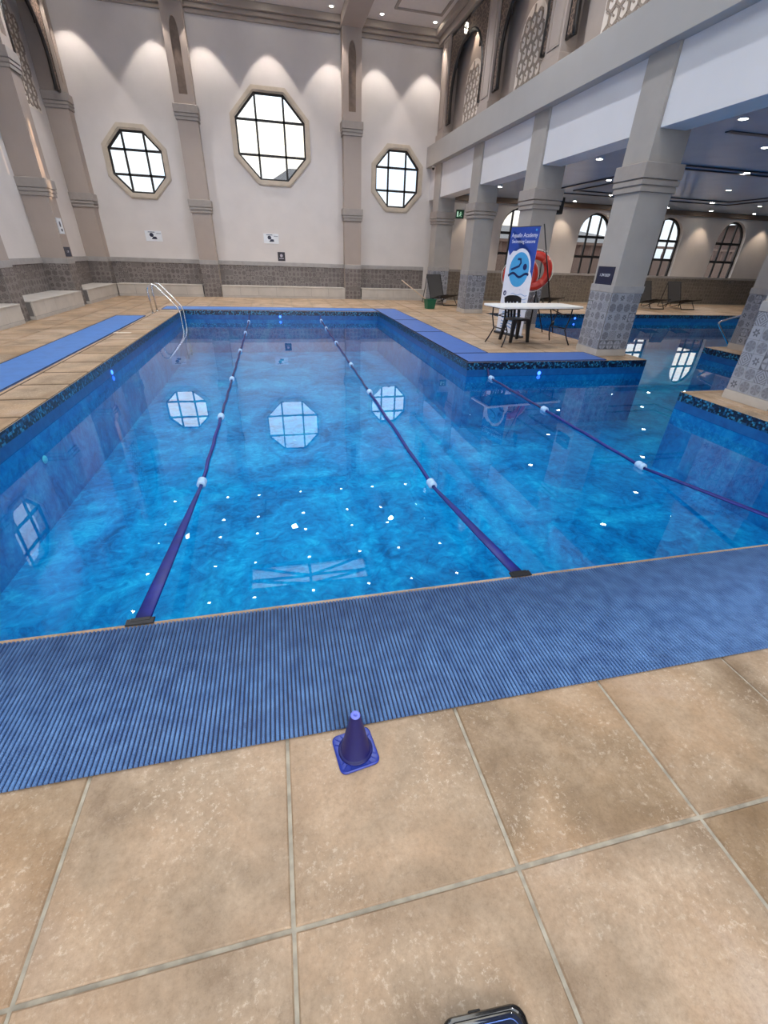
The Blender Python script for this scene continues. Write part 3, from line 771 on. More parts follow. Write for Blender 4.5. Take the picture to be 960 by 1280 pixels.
for k, c in enumerate(AW):
    bm = bmesh.new(); ringplate(bm, rect(ed[k], -.2, ed[k+1], 3.8), archwin(c, .75, 1.03, 2.5), XZ, 18.7, 18.98, c=(c, 2.0)); fin('wall_panel', bm, WALL, wall_g)
    w = empty('window_%d' % (10+k), kind='structure')
    bm = bmesh.new(); ringplate(bm, archwin(c, .76, 1.02, 2.5), archwin(c, .68, 1.10, 2.5), XZ, 18.84, 18.92, c=(c, 2.0)); fin('window_frame', bm, FRAME, w)
    for dx in (-.25, .25):
        bm = bmesh.new(); prism(bm, rect(c+dx-.03, 1.05, c+dx+.03, 2.5+math.sqrt(.72**2-dx*dx)), XZ, 18.85, 18.91); fin('mullion', bm, FRAME, w)
    for z in (2.42, 1.72):
        bm = bmesh.new(); prism(bm, rect(c-.72, z-.045, c+.72, z+.045), XZ, 18.845, 18.915); fin('mullion', bm, FRAME, w)
    xs = [c-.7, c-.25, c+.25, c+.7]
    for i in range(3):
        for z0_, z1_ in ((1.1, 1.68), (1.76, 2.38)):
            bxo('pane', (xs[i]+.03, 18.875, z0_, xs[i+1]-.03, 18.883, z1_), GLASS, w)
        top = [(xs[i]+.03+(xs[i+1]-xs[i]-.06)*j/4, 2.5+math.sqrt(max(0, .69**2-(xs[i]+.03+(xs[i+1]-xs[i]-.06)*j/4-c)**2))) for j in range(5)]
        bm = bmesh.new(); prism(bm, [(top[0][0], 2.46), (top[-1][0], 2.46)]+top[::-1], XZ, 18.875, 18.883); fin('pane', bm, GLASS, w)
wains('wainscot_tile', wall_g, (6.4, 18.7), (1, 0), (0, -1), 18.2, .0, 1.02, m_pattern('brown_patchwork_tile', (136, 127, 118), (98, 90, 82), (116, 108, 99)))
bxo('band', (6.4, 18.66, 1.02, 24.6, 18.71, 1.10), GREYB, wall_g)
wall_e = bxo('wall_gallery_end', (24.6, -5, -.2, 24.9, 18.98, 3.8), WALL, kind='structure')
# rear wall with its big glazed opening (behind the photographer)
wall_rear = empty('wall_rear', kind='structure')
bm = bmesh.new(); ringplate(bm, rect(-6.25, -.2, 6.5, 7.9), rect(-5.0, .6, 5.4, 6.2), XZ, -5.3, -5.0); box(bm, 6.5, -5.3, -.2, 24.9, -5.0, 3.8); fin('wall_panel', bm, WALL, wall_rear)
bm = bmesh.new()
for x in (-3, -1, 1, 3): box(bm, x-.04, -5.2, .6, x+.04, -5.1, 6.2)
for z in (2.4, 4.3): box(bm, -5, -5.2, z-.04, 5.4, -5.1, z+.04)
fin('mullion', bm, FRAME, wall_rear)
# outside: added unseen piers that keep the sun off two octagons, ground, neighbours
for x0 in (-2.9, 2.75): bxo('added_sun_blocker', (x0, 18.86, -.3, x0+.45, 21.2, 7.8), MOUNT, kind='structure')
bxo('ground_outside', (-60, 18.98, -.6, 90, 120, -.3), simple('paving_outside', (84, 76, 70), .9), kind='structure')
def house(x0, y0, x1, y1, h, rh, label, wallm=MOUNT):
    a = empty('neighbouring_building', ((x0+x1)/2, (y0+y1)/2, -.3), 0, label, 'building'); X, Y = (x1-x0)/2, (y1-y0)/2
    bxo('wall', (-X, -Y, 0, X, Y, h), wallm, a)
    bm = bmesh.new(); v = [bm.verts.new(q) for q in ((-X-.4, -Y-.4, h), (X+.4, -Y-.4, h), (X+.4, Y+.4, h), (-X-.4, Y+.4, h), (-X+Y, 0, h+rh), (X-Y, 0, h+rh))]
    for q in ((0, 1, 5, 4), (1, 2, 5), (2, 3, 4, 5), (3, 0, 4), (3, 2, 1, 0)): bm.faces.new([v[i] for i in q])
    fin('roof', bm, ROOF, a)
    for k in range(int(X*2/2.2)):
        x = -X+1.1+k*2.2; f = bxo('window', (x-.4, -Y-.06, .9, x+.4, -Y+.02, 2.1), FRAME, a)
    return a
house(-.2, 34, 3.9, 37.6, 4.9, 1.5, 'grey hipped roof seen low through the largest octagon window')
house(12, 29, 24, 36, 2.9, .9, 'brownish building seen through the arched windows behind the banner', simple('outside_render_b', (92, 72, 66), .9, noise=.15, ns=1))
house(36, 30, 74, 38, 4.7, .4, 'dark roofed building seen through the arched windows on the far right', simple('outside_render_c', (70, 54, 50), .9, noise=.15, ns=1))
bm = bmesh.new()
for k in range(34): lathe(bm, [(.05, 0), (.09, .25), (.05, .5), (.07, .6)], 8, M=Matrix.Translation((8+k*.7, 25.5, 1.75)))
box(bm, 7.8, 25.4, 2.35, 31.6, 25.6, 2.47); box(bm, 7.8, 25.4, -.3, 31.6, 25.6, 1.75)
tag(fin('balustrade_wall', bm, simple('outside_balustrade', (84, 68, 62), .9)), 'low rendered balustrade wall outside the arched windows', 'wall')

# ================================================================== lamps
def downlight(name, loc, label, group, r=.06, power=None, ang=68, rot=(0, 0, 0), col=(1, .86, .72), blend=.25, parent=None):
    t = empty(name, loc, 0, label, 'light', group)
    return t
proto = empty('recessed_downlight', (2.3, 18.05, 7.6), 0, 'bright round downlight in the hall ceiling just left of the ceiling beam', 'light')
bm = bmesh.new(); lathe(bm, [(.052, -.002), (.078, -.006), (.082, 0), (.05, 0)], 20); fin('trim_ring', bm, TRIMW, proto)
bm = bmesh.new(); lathe(bm, [(0, -.003), (.052, -.003)], 20); fin('lamp_face', bm, LAMP, proto)
gx = [-5.01, -2.94+.12, -1.45, .42, 2.3, 3.8, 5.45]; gy = [18.05, 16.1, 14.8, 12.95, 11.1]
for j, y in enumerate(gy):
    for i, x in enumerate(gx):
        if (i, j) == (4, 0): continue
        if -1.7 < x < 2.5 and 11.2 < y < 12.8: continue
        l = 'round downlight in the hall ceiling mirrored as a white dot in the water'; g = 'hall ceiling downlights'
        if (i, j) == (5, 0): l = 'bright round downlight in the hall ceiling just right of the ceiling beam'; g = None
        if (i, j) == (6, 0): l = 'bright round downlight in the far right corner of the hall ceiling'; g = None
        c = tree_copy(proto, (x, y, zc), None, l, g)
gp = empty('gallery_downlight', (7.34, 7.46, 3.5), 0, 'large bright downlight in the gallery ceiling, topmost in the photo beside the big column', 'light')
bm = bmesh.new(); lathe(bm, [(.06, -.002), (.085, -.007), (.09, 0), (.058, 0)], 18); fin('trim_ring', bm, TRIMW, gp)
bm = bmesh.new(); lathe(bm, [(0, -.004), (.06, -.004)], 18); fin('lamp_face', bm, LAMP, gp)
for y in (7.46, 8.8, 10.98, 13.36, 16.0, 18.25):
    for x in (7.34, 9.38, 11.45, 13.5, 15.65, 17.8, 20.0):
        if (x, y) == (7.34, 7.46): continue
        tree_copy(gp, (x, y if y < 18 else 18.1, 3.5), None, 'small bright downlight in the glossy gallery ceiling', 'gallery ceiling downlights')
# the lamps' own light: wall washers near the far wall and the gallery wall, broad spots over the pool
for x in gx: light('downlight_beam', 'SPOT', (x, 18.05, 7.57), (0, 0, 0), 185, (1, .90, .82), spot_size=math.radians(69), spot_blend=.25, shadow_soft_size=.03)
for x in (7.6, 11.45, 14.9, 18.2, 21.5): light('downlight_beam', 'SPOT', (x, 18.3, 3.47), (0, 0, 0), 60, (1, .80, .60), spot_size=math.radians(80), spot_blend=.5, shadow_soft_size=.03)
for x, y in ((8.4, 9.9), (12.5, 12), (16.6, 12), (12.5, 16), (16.6, 16), (9, 15.5), (16, 6)): light('downlight_beam', 'SPOT', (x, y, 3.47), (0, 0, 0), 200, (1, .88, .76), spot_size=math.radians(140), spot_blend=.6, shadow_soft_size=.06)
for x in (-4, 0, 4):
    for y in (15, 10, 5): light('downlight_beam', 'SPOT', (x, y, 7.55), (0, 0, 0), {15: 430, 10: 400, 5: 220}[y], (.96, .97, 1.0), spot_size=math.radians(130), spot_blend=.7, shadow_soft_size=.1)
# uplights in the niches behind the arch screens
for k in range(3):
    c_ = (yy[k+1]+.6+yy[k])/2
    light('niche_lamp', 'SPOT', (5.98, c_, 7.15), (0, math.radians(-4), 0), 60, (1, .82, .66), spot_size=math.radians(70), spot_blend=.4, shadow_soft_size=.03)

# ================================================================== mats
def rib_mat(name, x0, y0, x1, y1, label):
    a = empty(name, (0, 0, 0), 0, label, 'mat')
    bxo('webbing', (x0, y0, .001, x1, y1, .005), MATG, a)
    bm = bmesh.new(); n = int((x1-x0)/.0165); d = (x1-x0)/n
    prof = [(-.35, 0), (-.31, .7), (-.14, 1), (.14, 1), (.31, .7), (.35, 0)]
    for k in range(n):
        cx = x0+(k+.5)*d; A = []; B = []
        for u, h in prof:
            A.append(bm.verts.new((cx+u*d, y0-.002, .004+h*.008))); B.append(bm.verts.new((cx+u*d, y1+.002, .004+h*.008)))
        for i in range(5):
            f = bm.faces.new((A[i], A[i+1], B[i+1], B[i])); f.smooth = True
        bm.faces.new(A); bm.faces.new(B)
    tag(fin('rib', bm, MATR, a, recalc=True), kind='stuff')
    return a
rib_mat('pool_mat', -3.4, .955, 5.3, 1.625, 'wide blue ribbed anti slip mat along the near pool edge behind the cone')
def flat_mat(x0, y0, x1, y1, label, m=MATF, z=.001):
    a = empty('pool_mat', ((x0+x1)/2, (y0+y1)/2, 0), 0, label, 'mat'); X, Y = (x1-x0)/2, (y1-y0)/2
    bxo('mat_surface', (-X, -Y, z, X, Y, z+.013), m, a, bev=.003)
    bm = bmesh.new(); ringplate(bm, rect(-X, -Y, X, Y), rect(-X+.015, -Y+.015, X-.015, Y-.015), XY, z, z+.015); fin('edge_strip', bm, MATG, a)
flat_mat(-3.84, 3.0, -3.17, 12.75, 'long light blue mat on the left deck beside the pool coping')
for a_, b_, l in ((7.72, 10.2, 'nearest piece of the blue matting strip on the right pool edge, before the corner'), (10.22, 12.25, 'middle piece of the blue matting strip on the right pool edge'), (12.27, 14.95, 'farthest piece of the blue matting strip on the right pool edge by the far corner')):
    flat_mat(3.07, a_, 3.76, b_, l, MATF2)
flat_mat(3.07, 7.0, 5.74, 7.70, 'blue mat on the front edge of the deck below the folding table', MATF2)
flat_mat(-3.1, 14.22, 3.05, 14.95, 'thin blue mat strip along the far pool edge', MATF)

# ================================================================== lane ropes
BSL = simple('dark_blue_sleeve', (8, 24, 116), .5, noise=.18, ns=10)
LINEC = simple('maroon_blue_line', (34, 34, 96), .5, noise=.3, ns=30)
def lane_rope(x, fl, y0, label, xe=None, yfar=14.15, xf=None):
    a = empty('lane_rope', (x, 1.66, 0), 0, label, 'rope'); zl = WL+.012
    fl = sorted(fl)
    xf = x if xf is None else xf
    X = lambda y: (xf-x)*(y-1.66)/(yfar-1.66)
    # near sleeve: flat tarpaulin wrap narrowing to the first float
    D = fl[0]-1.66; pts = [(0, .02+(D-.07)*k, -.01+(zl+.01)*k, w, h) for k, w, h in ((0, .038, .008), (.3, .034, .010), (.6, .027, .013), (.85, .018, .015), (1, .013, .013))]
    bm = bmesh.new(); rings = []
    for _, y, z, w, h in pts: rings.append([bm.verts.new((X(y+1.66)+w*math.cos(2*PI*k/10), y, z+h*math.sin(2*PI*k/10))) for k in range(10)])
    for A, B in zip(rings, rings[1:]):
        for k in range(10): bm.faces.new((A[k], A[(k+1) % 10], B[(k+1) % 10], B[k])).smooth = True
    bm.faces.new(rings[0]); bm.faces.new(rings[-1]); fin('sleeve', bm, BSL, a)
    seq = fl+[yfar]
    for i in range(len(seq)-1):
        r = .019 if i < 1 else .017
        bm = bmesh.new(); ya, yb = seq[i]-1.66+.06, seq[i+1]-1.66-(.06 if i < len(seq)-2 else 0)
        n = 8; tube(bm, [(X(ya+1.66+(yb-ya)*k/n)+.006*math.sin(k*2.1+i), ya+(yb-ya)*k/n, zl+(.0 if i < len(seq)-2 else (k/n)**2*(.12))) for k in range(n+1)], [r*(1-.25*abs(k/n-.5)) for k in range(n+1)], 8)
        fin('line', bm, LINEC if i else BSL, a)
    for y in fl:
        bm = bmesh.new(); Mx = Matrix.Translation((X(y), y-1.66, zl+.004)) @ Matrix.Rotation(PI/2, 4, 'X')
        lathe(bm, [(.016, -.052), (.032, -.050), (.038, -.040), (.038, -.012), (.034, -.007), (.034, .007), (.038, .012), (.038, .040), (.032, .050), (.016, .052)], 16, M=Mx)
        fin('float', bm, FLOATM, a)
    bm = bmesh.new(); box(bm, -.062, -.02, .001, .062, .022, .009, bev=.003); box(bm, -.045, -.0, -.03, .045, .024, .011, bev=.003); fin('anchor_clip', bm, BLKMET, a)
    return a
lane_rope(-.735, [3.54, 5.29, 7.09, 9.35, 11.6, 13.6], 1.66, 'left lane rope in the pool with a dark blue sleeve and white floats', xf=-.765)
lane_rope(1.2, [3.21, 6.16, 7.97, 10.2, 12.4, 13.9], 1.66, 'middle lane rope in the pool, passing the reflected octagon windows', xf=1.285)
lane_rope(3.40, [3.26, 5.09, 6.8], 1.66, 'right lane rope running to the corner below the folding table', yfar=6.98, xf=3.44)

# pool LEDs
bm = bmesh.new(); lathe(bm, [(0, .012), (.02, .012), (.03, .006), (.034, 0)], 16, M=Matrix.Rotation(PI/2, 4, 'Y')); led = fin('pool_led', bm, LEDB, loc=(-2.548, 7.57, -.19))
tag(led, 'glowing blue pool light on the left pool wall near the mat', 'light')
for loc, rz, l in (((.11, 14.198, -.16), -PI/2, 'glowing blue pool light at the far pool wall between the left and middle ropes'), ((9.93, 14.198, -.14), -PI/2, 'glowing blue pool light in the far wall of the side pool behind the table'),
                   ((4.44, 6.998, -.2), -PI/2, 'glowing blue pool light under the edge mat below the folding table')):
    c = led.copy(); C.objects.link(c); c.location = loc; c.rotation_euler = (0, 0, rz); c['label'] = l
bm = bmesh.new(); lathe(bm, [(0, .014), (.03, .014), (.042, .006), (.046, 0)], 16, M=Matrix.Rotation(PI/2, 4, 'Y'))
tag(fin('water_inlet', bm, simple('inlet_plastic', (190, 220, 230), .4), loc=(-2.548, 4.94, -.5)), 'small round white inlet on the left pool wall under water', 'fitting')
tag(bxo('depth_marker', (-.16, -.05, 0, .16, .05, .006), simple('marker_ceramic', (226, 214, 198), .3), bev=.002, loc=(-3.02, 10.12, .0)), 'small white marker tile on the left coping beside the blue mat', 'marker')

# ================================================================== cone
CONEM = simple('navy_cone_plastic', (22, 24, 92), .36, noise=.06, ns=30)
CONEL = simple('blue_cone_base_plastic', (34, 56, 158), .36, noise=.1, ns=30)
t = empty('sports_cone', (.142, .866, .0), math.radians(8), 'small dark blue sports cone on the beige tile at the mat edge', 'cone')
def rrect(hx, hy, r, n=5):
    o_ = []
    for cx, cy, a0 in ((hx-r, hy-r, 0), (-hx+r, hy-r, PI/2), (-hx+r, -hy+r, PI), (hx-r, -hy+r, 3*PI/2)):
        for k in range(n+1): a = a0+PI/2*k/n; o_.append((cx+r*math.cos(a), cy+r*math.sin(a)))
    return o_
bm = bmesh.new(); ly = []
for s_, z in ((.0, 0), (0, .005), (-.003, .008), (-.006, .0065)):
    ly.append([bm.verts.new((x, y, z+.001)) for x, y in rrect(.070+s_, .070+s_, .022)])
cir = [bm.verts.new((.057*math.cos(2*PI*(k+.5)/24), .057*math.sin(2*PI*(k+.5)/24), .0075)) for k in range(24)]
for A, B in list(zip(ly, ly[1:]))+[(ly[-1], cir)]:
    for k in range(24): bm.faces.new((A[k], A[(k+1) % 24], B[(k+1) % 24], B[k]))
bm.faces.new(ly[0]); bm.faces.new(cir)
for k in range(8):
    a = PI/4*round(k/2-.01)+PI/4*(k % 2)
for k in range(4):
    for da in (-.25, 0, .25):
        a = PI/4+k*PI/2+da; p0 = Vector((math.cos(a)*.058, math.sin(a)*.058, .0095)); p1 = Vector((math.cos(a)*.080, math.sin(a)*.080, .0085))
        if da: p1 = p0+(p1-p0)*.7
        tube(bm, [p0, p1], .0016, 5)
fin('base', bm, CONEL, t, smooth=True)
bm = bmesh.new(); lathe(bm, [(.058, .006), (.060, .010), (.056, .0145), (.052, .0135), (.050, .016), (.0175, .196), (.0165, .200)], 32); fin('cone_body', bm, CONEM, t)
bm = bmesh.new(); lathe(bm, [(.0165, .1995), (.0155, .2025), (.012, .2035), (.004, .2030), (.0035, .200), (0, .200)], 24); fin('cone_tip', bm, simple('pale_cone_tip', (112, 124, 226), .4), t)

# ================================================================== black case at the bottom of the frame
t = empty('carry_case', (.315, .105, 0), math.radians(-4), 'glossy black rounded case lying on the tile at the bottom edge of the photo', 'case')
def rslab(bm, hx, hy, r, lev, M=None):
    L = [[bm.verts.new((x, y, z)) for x, y in rrect(hx+s_, hy+s_, r+s_*.6, 6)] for s_, z in lev]; n = len(L[0])
    for A, B in zip(L, L[1:]):
        for k in range(n): bm.faces.new((A[k], A[(k+1) % n], B[(k+1) % n], B[k])).smooth = True
    bm.faces.new(L[0]); bm.faces.new(L[-1])
bm = bmesh.new(); rslab(bm, .10, .095, .03, [(-.004, .001), (0, .005), (0, .022), (-.003, .026), (-.008, .027), (-.011, .024)])
fin('case_shell', bm, simple('glossy_black_shell', (12, 12, 16), .12, coat=.5), t, smooth=True)
bm = bmesh.new(); rslab(bm, .086, .081, .024, [(0, .020), (0, .0262), (-.004, .0272)]); fin('glass_lid', bm, simple('blue_black_glass', (24, 34, 58), .06, coat=1), t, smooth=True)
bm = bmesh.new(); box(bm, -.03, .094, .012, .0, .099, .020, bev=.002); fin('side_button', bm, BLACK, t)
bm = bmesh.new(); tube(bm, [(x, y, .0268) for x, y in rrect(.078, .073, .02, 6)], .0012, 5, closed=True); fin('lid_trim', bm, simple('steel_blue_trim', (90, 120, 190), .25, .6), t)

# ================================================================== ladder and handrail
t = empty('pool_ladder', (-3.1, 13.35, 0), 0, 'polished steel pool ladder with two curved rails at the far left corner', 'ladder')
for k, y in enumerate((0, .5)):
    bm = bmesh.new()
    pts = [(-.03, y, 0), (-.05, y, .45)]
    for i in range(9):
        a = PI-i*(PI*.72)/8; pts.append((.085+.135*math.cos(a), y, .53+.135*math.sin(a)))
    pts += [(.46, y, .30), (.585, y, .15), (.63, y, .02), (.64, y, -.5), (.64, y, -1.2)]
    tube(bm, pts, .021, 12); fin('rail', bm, STEEL, t)
    bm = bmesh.new(); lathe(bm, [(.045, 0), (.045, .008), (.024, .012), (.022, .02)], 16, M=Matrix.Translation((-.03, y, .002))); fin('flange', bm, STEEL, t)
for z in (-.45, -.75, -1.05):
    bxo('step', (.60, .0, z, .68, .5, z+.025), STEEL, t, bev=.004)
t = empty('handrail', (10.3, 8.75, 0), 0, 'slim steel grab rail rising from the side pool beside the small tiled ledge', 'rail')
bm = bmesh.new(); tube(bm, [(-.02, 0, -.9), (-.02, 0, -.35), (.15, -.0, -.0), (-.22, .0, .34), (-.20, 0, .38), (.2, 0, .58), (.25, -.3, .58), (.25, -.52, .52)], .022, 10); 
bm.free(); bm = bmesh.new()
for dy in (0,):
    tube(bm, [(.36, .1, -.5), (.30, .1, -.15), (-.17, .22, .35), (-.185, .22, .39), (-.15, .22, .42), (.22, .0, .60), (.27, -.1, .60), (.27, -.5, .56), (.27, -.6, .0)], .022, 10)
fin('rail', bm, STEEL, t)

# ================================================================== folding table
t = empty('folding_table', (5.08, 8.70, 0), math.radians(7), 'white folding table with thin black legs on the deck between the pools', 'table')
bm = bmesh.new(); rslab(bm, .95, .37, .05, [(-.006, .700), (0, .706), (0, .728), (-.008, .738)]); fin('tabletop', bm, WHITE, t, smooth=True)
bm = bmesh.new(); rslab(bm, .90, .33, .04, [(0, .685), (0, .702)]); fin('apron_frame', bm, BLKMET, t)
for s in (-1, 1):
    for y in (-.27, .27):
        bm = bmesh.new(); tube(bm, [(s*.80, y*.8, .70), (s*.79, y*.8, .52), (s*.70, y*.9, .28), (s*.76, y*1.05, .12), (s*.82, y*1.15, .0)], .0135, 8); fin('leg', bm, BLKMET, t)
    bm = bmesh.new(); tube(bm, [(s*.72, -.24, .31), (s*.72, .24, .31)], .011, 8); tube(bm, [(s*.795, -.22, .55), (s*.795, .22, .55)], .009, 8); fin('crossbar', bm, BLKMET, t)
    bm = bmesh.new(); tube(bm, [(s*.79, 0, .55), (s*.35, 0, .69)], .009, 8); fin('brace', bm, BLKMET, t)

# ================================================================== black plastic chair
t = empty('plastic_chair', (4.95, 9.04, 0), math.radians(186), 'black plastic chair tucked under the white folding table', 'chair')
bm = bmesh.new(); rslab(bm, .215, .20, .05, [(-.008, .415), (0, .425), (0, .440), (-.01, .448)]); fin('seat', bm, BLACK, t, smooth=True)
for sx in (-1, 1):
    for sy in (-1, 1):
        bm = bmesh.new(); z = [.42, 0]; L = []
        for (w, zz, off) in ((.042, .425, .165), (.034, .2, .19), (.028, 0, .212)):
            L.append([bm.verts.new((sx*off+a*w, sy*off*.95+b_*w*.7, zz)) for a, b_ in ((-1, -1), (1, -1), (1, 1), (-1, 1))])
        for A, B in zip(L, L[1:]):
            for k in range(4): bm.faces.new((A[k], A[(k+1) % 4], B[(k+1) % 4], B[k]))
        bm.faces.new(L[0]); bm.faces.new(L[-1]); fin('leg', bm, BLACK, t)
def back_pt(u, v): # u -1..1, v 0..1
    return ((.19+.015*v)*u, -.185-.10*v-.03*(1-u*u), .44+.42*v-(.05*abs(u)**3 if v > .95 else 0))
bm = bmesh.new()
def slabstrip(bm, P_, th):
    A = [[bm.verts.new(p) for p in r] for r in P_]; B = [[bm.verts.new((p[0], p[1]-th, p[2])) for p in r] for r in P_]
    for G in (A, B):
        for i in range(len(G)-1):
            for j in range(len(G[0])-1): bm.faces.new((G[i][j], G[i+1][j], G[i+1][j+1], G[i][j+1])).smooth = True
    n, m = len(A)-1, len(A[0])-1
    for i in range(n):
        for j in (0, m): bm.faces.new((A[i][j], A[i+1][j], B[i+1][j], B[i][j]))
    for j in range(m):
        for i in (0, n): bm.faces.new((A[i][j], A[i][j+1], B[i][j+1], B[i][j]))
slabstrip(bm, [[back_pt(-1+2*i/10, v) for v in (.72, .86, 1.0)] for i in range(11)], .014)
for u0 in (-1, -.5, -.12, .26, .68):
    slabstrip(bm, [[back_pt(u0+w*.32*.9, v) for v in (0, .35, .72)] for w in (0, .5, 1)], .013)
fin('backrest', bm, BLACK, t, smooth=True)

# ================================================================== roll-up banner
BW, BH = .85, 2.05
t = empty('rollup_banner', (5.2, 9.8, 0), math.radians(-75), 'tall blue and white roll up banner for swimming lessons behind the folding table', 'banner')
BSH = simple('banner_white_vinyl', (222, 226, 240), .4); BBL = simple('banner_blue_print', (38, 72, 160), .4); BCY = simple('banner_light_blue_print', (66, 158, 216), .4); BNV = simple('banner_navy_print', (22, 34, 92), .4)
def bf(u, v, w): return (u-BW/2, -w, .05+v)
bm = bmesh.new(); prism(bm, rect(0, 0, BW, BH), bf, -.003, 0); BT = t; t = fin('banner_sheet', bm, BSH, t)
def disc(cx, cy, rx, ry, n=28): return [(cx+rx*math.cos(2*PI*k/n), cy+ry*math.sin(2*PI*k/n)) for k in range(n)]
bm = bmesh.new(); prism(bm, [(0.0, 1.64), (.07, 1.53), (.16, 1.62), (.43, 1.72), (.70, 1.60), (.76, 1.42), (.80, 1.22), (BW, 1.12), (BW, BH), (0, BH)], bf, .0002, .0012)
bmesh.ops.triangulate(bm, faces=[f for f in bm.faces if len(f.verts) > 4]); fin('blue_header', bm, BBL, t)
bm = bmesh.new(); prism(bm, disc(.43, 1.27, .34, .40), bf, .0014, .0022); fin('white_ring', bm, BSH, t)
bm = bmesh.new(); prism(bm, disc(.43, 1.27, .30, .33), bf, .0024, .0032); fin('blue_disc', bm, BCY, t)
def stroke(bm, pts, w, w0=.0034, w1=.0044):
    for i in range(len(pts)-1):
        p, q = Vector(pts[i]), Vector(pts[i+1]); d = (q-p).normalized(); n_ = Vector((-d.y, d.x))*w/2; e = d*w*.25
        prism(bm, [tuple(p-e+n_), tuple(q+e+n_), tuple(q+e-n_), tuple(p-e-n_)], bf, w0, w1)
bm = bmesh.new()
stroke(bm, [(.13+.6*k/14, 1.17+.035*math.sin(k/14*2*PI*1.5-.6)) for k in range(15)], .045)
fin('wave_mark', bm, BNV, t)
bm = bmesh.new(); stroke(bm, [(.20, 1.27), (.42, 1.34), (.46, 1.40), (.44, 1.47), (.36, 1.47)], .042); prism(bm, disc(.60, 1.33, .058, .06, 18), bf, .0034, .0044); fin('swimmer_mark', bm, BNV, t)
bm = bmesh.new()
for r in range(4):
    stroke(bm, [(.30+.5*k/14, .80-.075*r+.014*math.sin(k/14*2*PI*2+r)) for k in range(15)], .012, .0004, .001)
for r in range(6): stroke(bm, [(.12+.6*k/12, .40-.055*r+.02*math.sin(k/12*2*PI*1.5+r)) for k in range(13)], .024, .0004, .001)
fin('wave_pattern', bm, simple('banner_pale_wave', (120, 160, 210), .4), t)
bm = bmesh.new(); prism(bm, disc(.10, .80, .05, .052, 18), bf, .0004, .0012); fin('round_logo', bm, BNV, t)
bm = bmesh.new(); stroke(bm, [(.08, .81), (.11, .82), (.12, .80), (.08, .79), (.10, .775), (.125, .785)], .008, .0014, .002); fin('logo_mark', bm, BSH, t)
def text(name, s, size, mat, parent, loc, rot, ext=.0006, align='CENTER', sx=1):
    cu = bpy.data.curves.new(name, 'FONT'); cu.body = s; cu.size = size; cu.extrude = ext; cu.align_x = align; cu.align_y = 'CENTER'; cu.materials.append(mat); cu.offset = .0
    cu.resolution_u = 3
    tmp = bpy.data.objects.new(name+'_curve', cu); C.objects.link(tmp); dg = bpy.context.evaluated_depsgraph_get()
    me = bpy.data.meshes.new_from_object(tmp.evaluated_get(dg)); bpy.data.objects.remove(tmp)
    ob = bpy.data.objects.new(name, me); C.objects.link(ob); ob.parent = parent; ob.location = loc; ob.rotation_euler = rot; ob.scale = (sx, 1, 1); return ob
text('lettering', 'Aquafin Academy', .108, BSH, t, (0, -.002, .05+1.90), (PI/2, 0, 0))
text('lettering', 'Swimming Lessons', .092, BSH, t, (0, -.002, .05+1.79), (PI/2, 0, 0))
bm = bmesh.new(); prism(bm, disc(.75, 1.99, .022, .02, 12), bf, .0014, .002); fin('corner_logo', bm, BCY, t)
bm = bmesh.new(); stroke(bm, [(.33, .905), (.56, .900)], .012, .0004, .001); fin('small_print', bm, simple('grey_print', (120, 124, 140), .5), t)
t = BT
bm = bmesh.new(); box(bm, -BW/2-.02, -.07, .0, BW/2+.02, .07, .05, bev=.015); fin('base_cassette', bm, simple('banner_base', (60, 62, 70), .35, .4), t)
bm = bmesh.new(); tube(bm, [(0, .03, .05), (0, .03, 2.1)], .01, 8); tube(bm, [(-BW/2, .006, 2.1), (BW/2, .006, 2.1)], .009, 8); fin('support_pole', bm, BLKMET, t)
# leaning black pole
bm = bmesh.new(); tube(bm, [(0, 0, 0), (-.4, .0, 1.1), (-.76, .0, 2.16)], .014, 8); box(bm, -.09, -.03, .18, -.03, .03, .26, bev=.01)
o_ = fin('rescue_pole', bm, BLKMET, loc=(6.47, 9.98, .02)); tag(o_, 'thin black pole leaning up to the right edge of the banner', 'pole')
# lifebuoys + stand
t = empty('lifebuoy_stand', (6.1, 10.46, 0), math.radians(-30), 'slim grey stand behind the banner that carries the lifebuoys', 'stand')
bm = bmesh.new(); tube(bm, [(0, .05, 0), (0, .05, 1.72)], .02, 8); fin('post', bm, BLKMET, t)
for sx in (-1, 1):
    bm = bmesh.new(); tube(bm, [(0, .05, .85), (sx*.32, -.1, 0)], .014, 8); fin('leg', bm, STEEL if sx < 0 else BLKMET, t)
bm = bmesh.new(); tube(bm, [(-.45, .05, 1.62), (.1, .05, 1.62)], .014, 8); tube(bm, [(-.4, .05, 1.62), (-.4, -.03, 1.60), (-.4, -.03, 1.66)], .01, 6); tube(bm, [(0, .05, 1.62), (0, -.06, 1.60), (0, -.06, 1.66)], .01, 6); fin('hook_bar', bm, BLKMET, t)
def buoy(loc, rz, label):
    t = empty('lifebuoy', loc, rz, label, 'lifebuoy')
    n = 40; bm = bmesh.new(); tube(bm, [(.31*math.cos(2*PI*k/n), 0, .31*math.sin(2*PI*k/n)) for k in range(n)], .088, 14, closed=True); fin('ring', bm, RED, t, smooth='all')
    for q in range(4):
        bm = bmesh.new(); a0 = PI/4+q*PI/2; tube(bm, [(.31*math.cos(a0+d), 0, .31*math.sin(a0+d)) for d in (-.11, -.05, 0, .05, .11)], .0905, 14); fin('band', bm, simple('reflective_band', (196, 84, 70), .35), t)
    bm = bmesh.new(); pts = []
    for q in range(4):
        for d in range(9):
            a = PI/4+q*PI/2+d/9*PI/2; pts.append(((.395+.03*math.sin(d/9*PI))*math.cos(a), 0, (.395+.03*math.sin(d/9*PI))*math.sin(a)))
    tube(bm, pts, .008, 6, closed=True); fin('grab_line', bm, ROPEW, t)
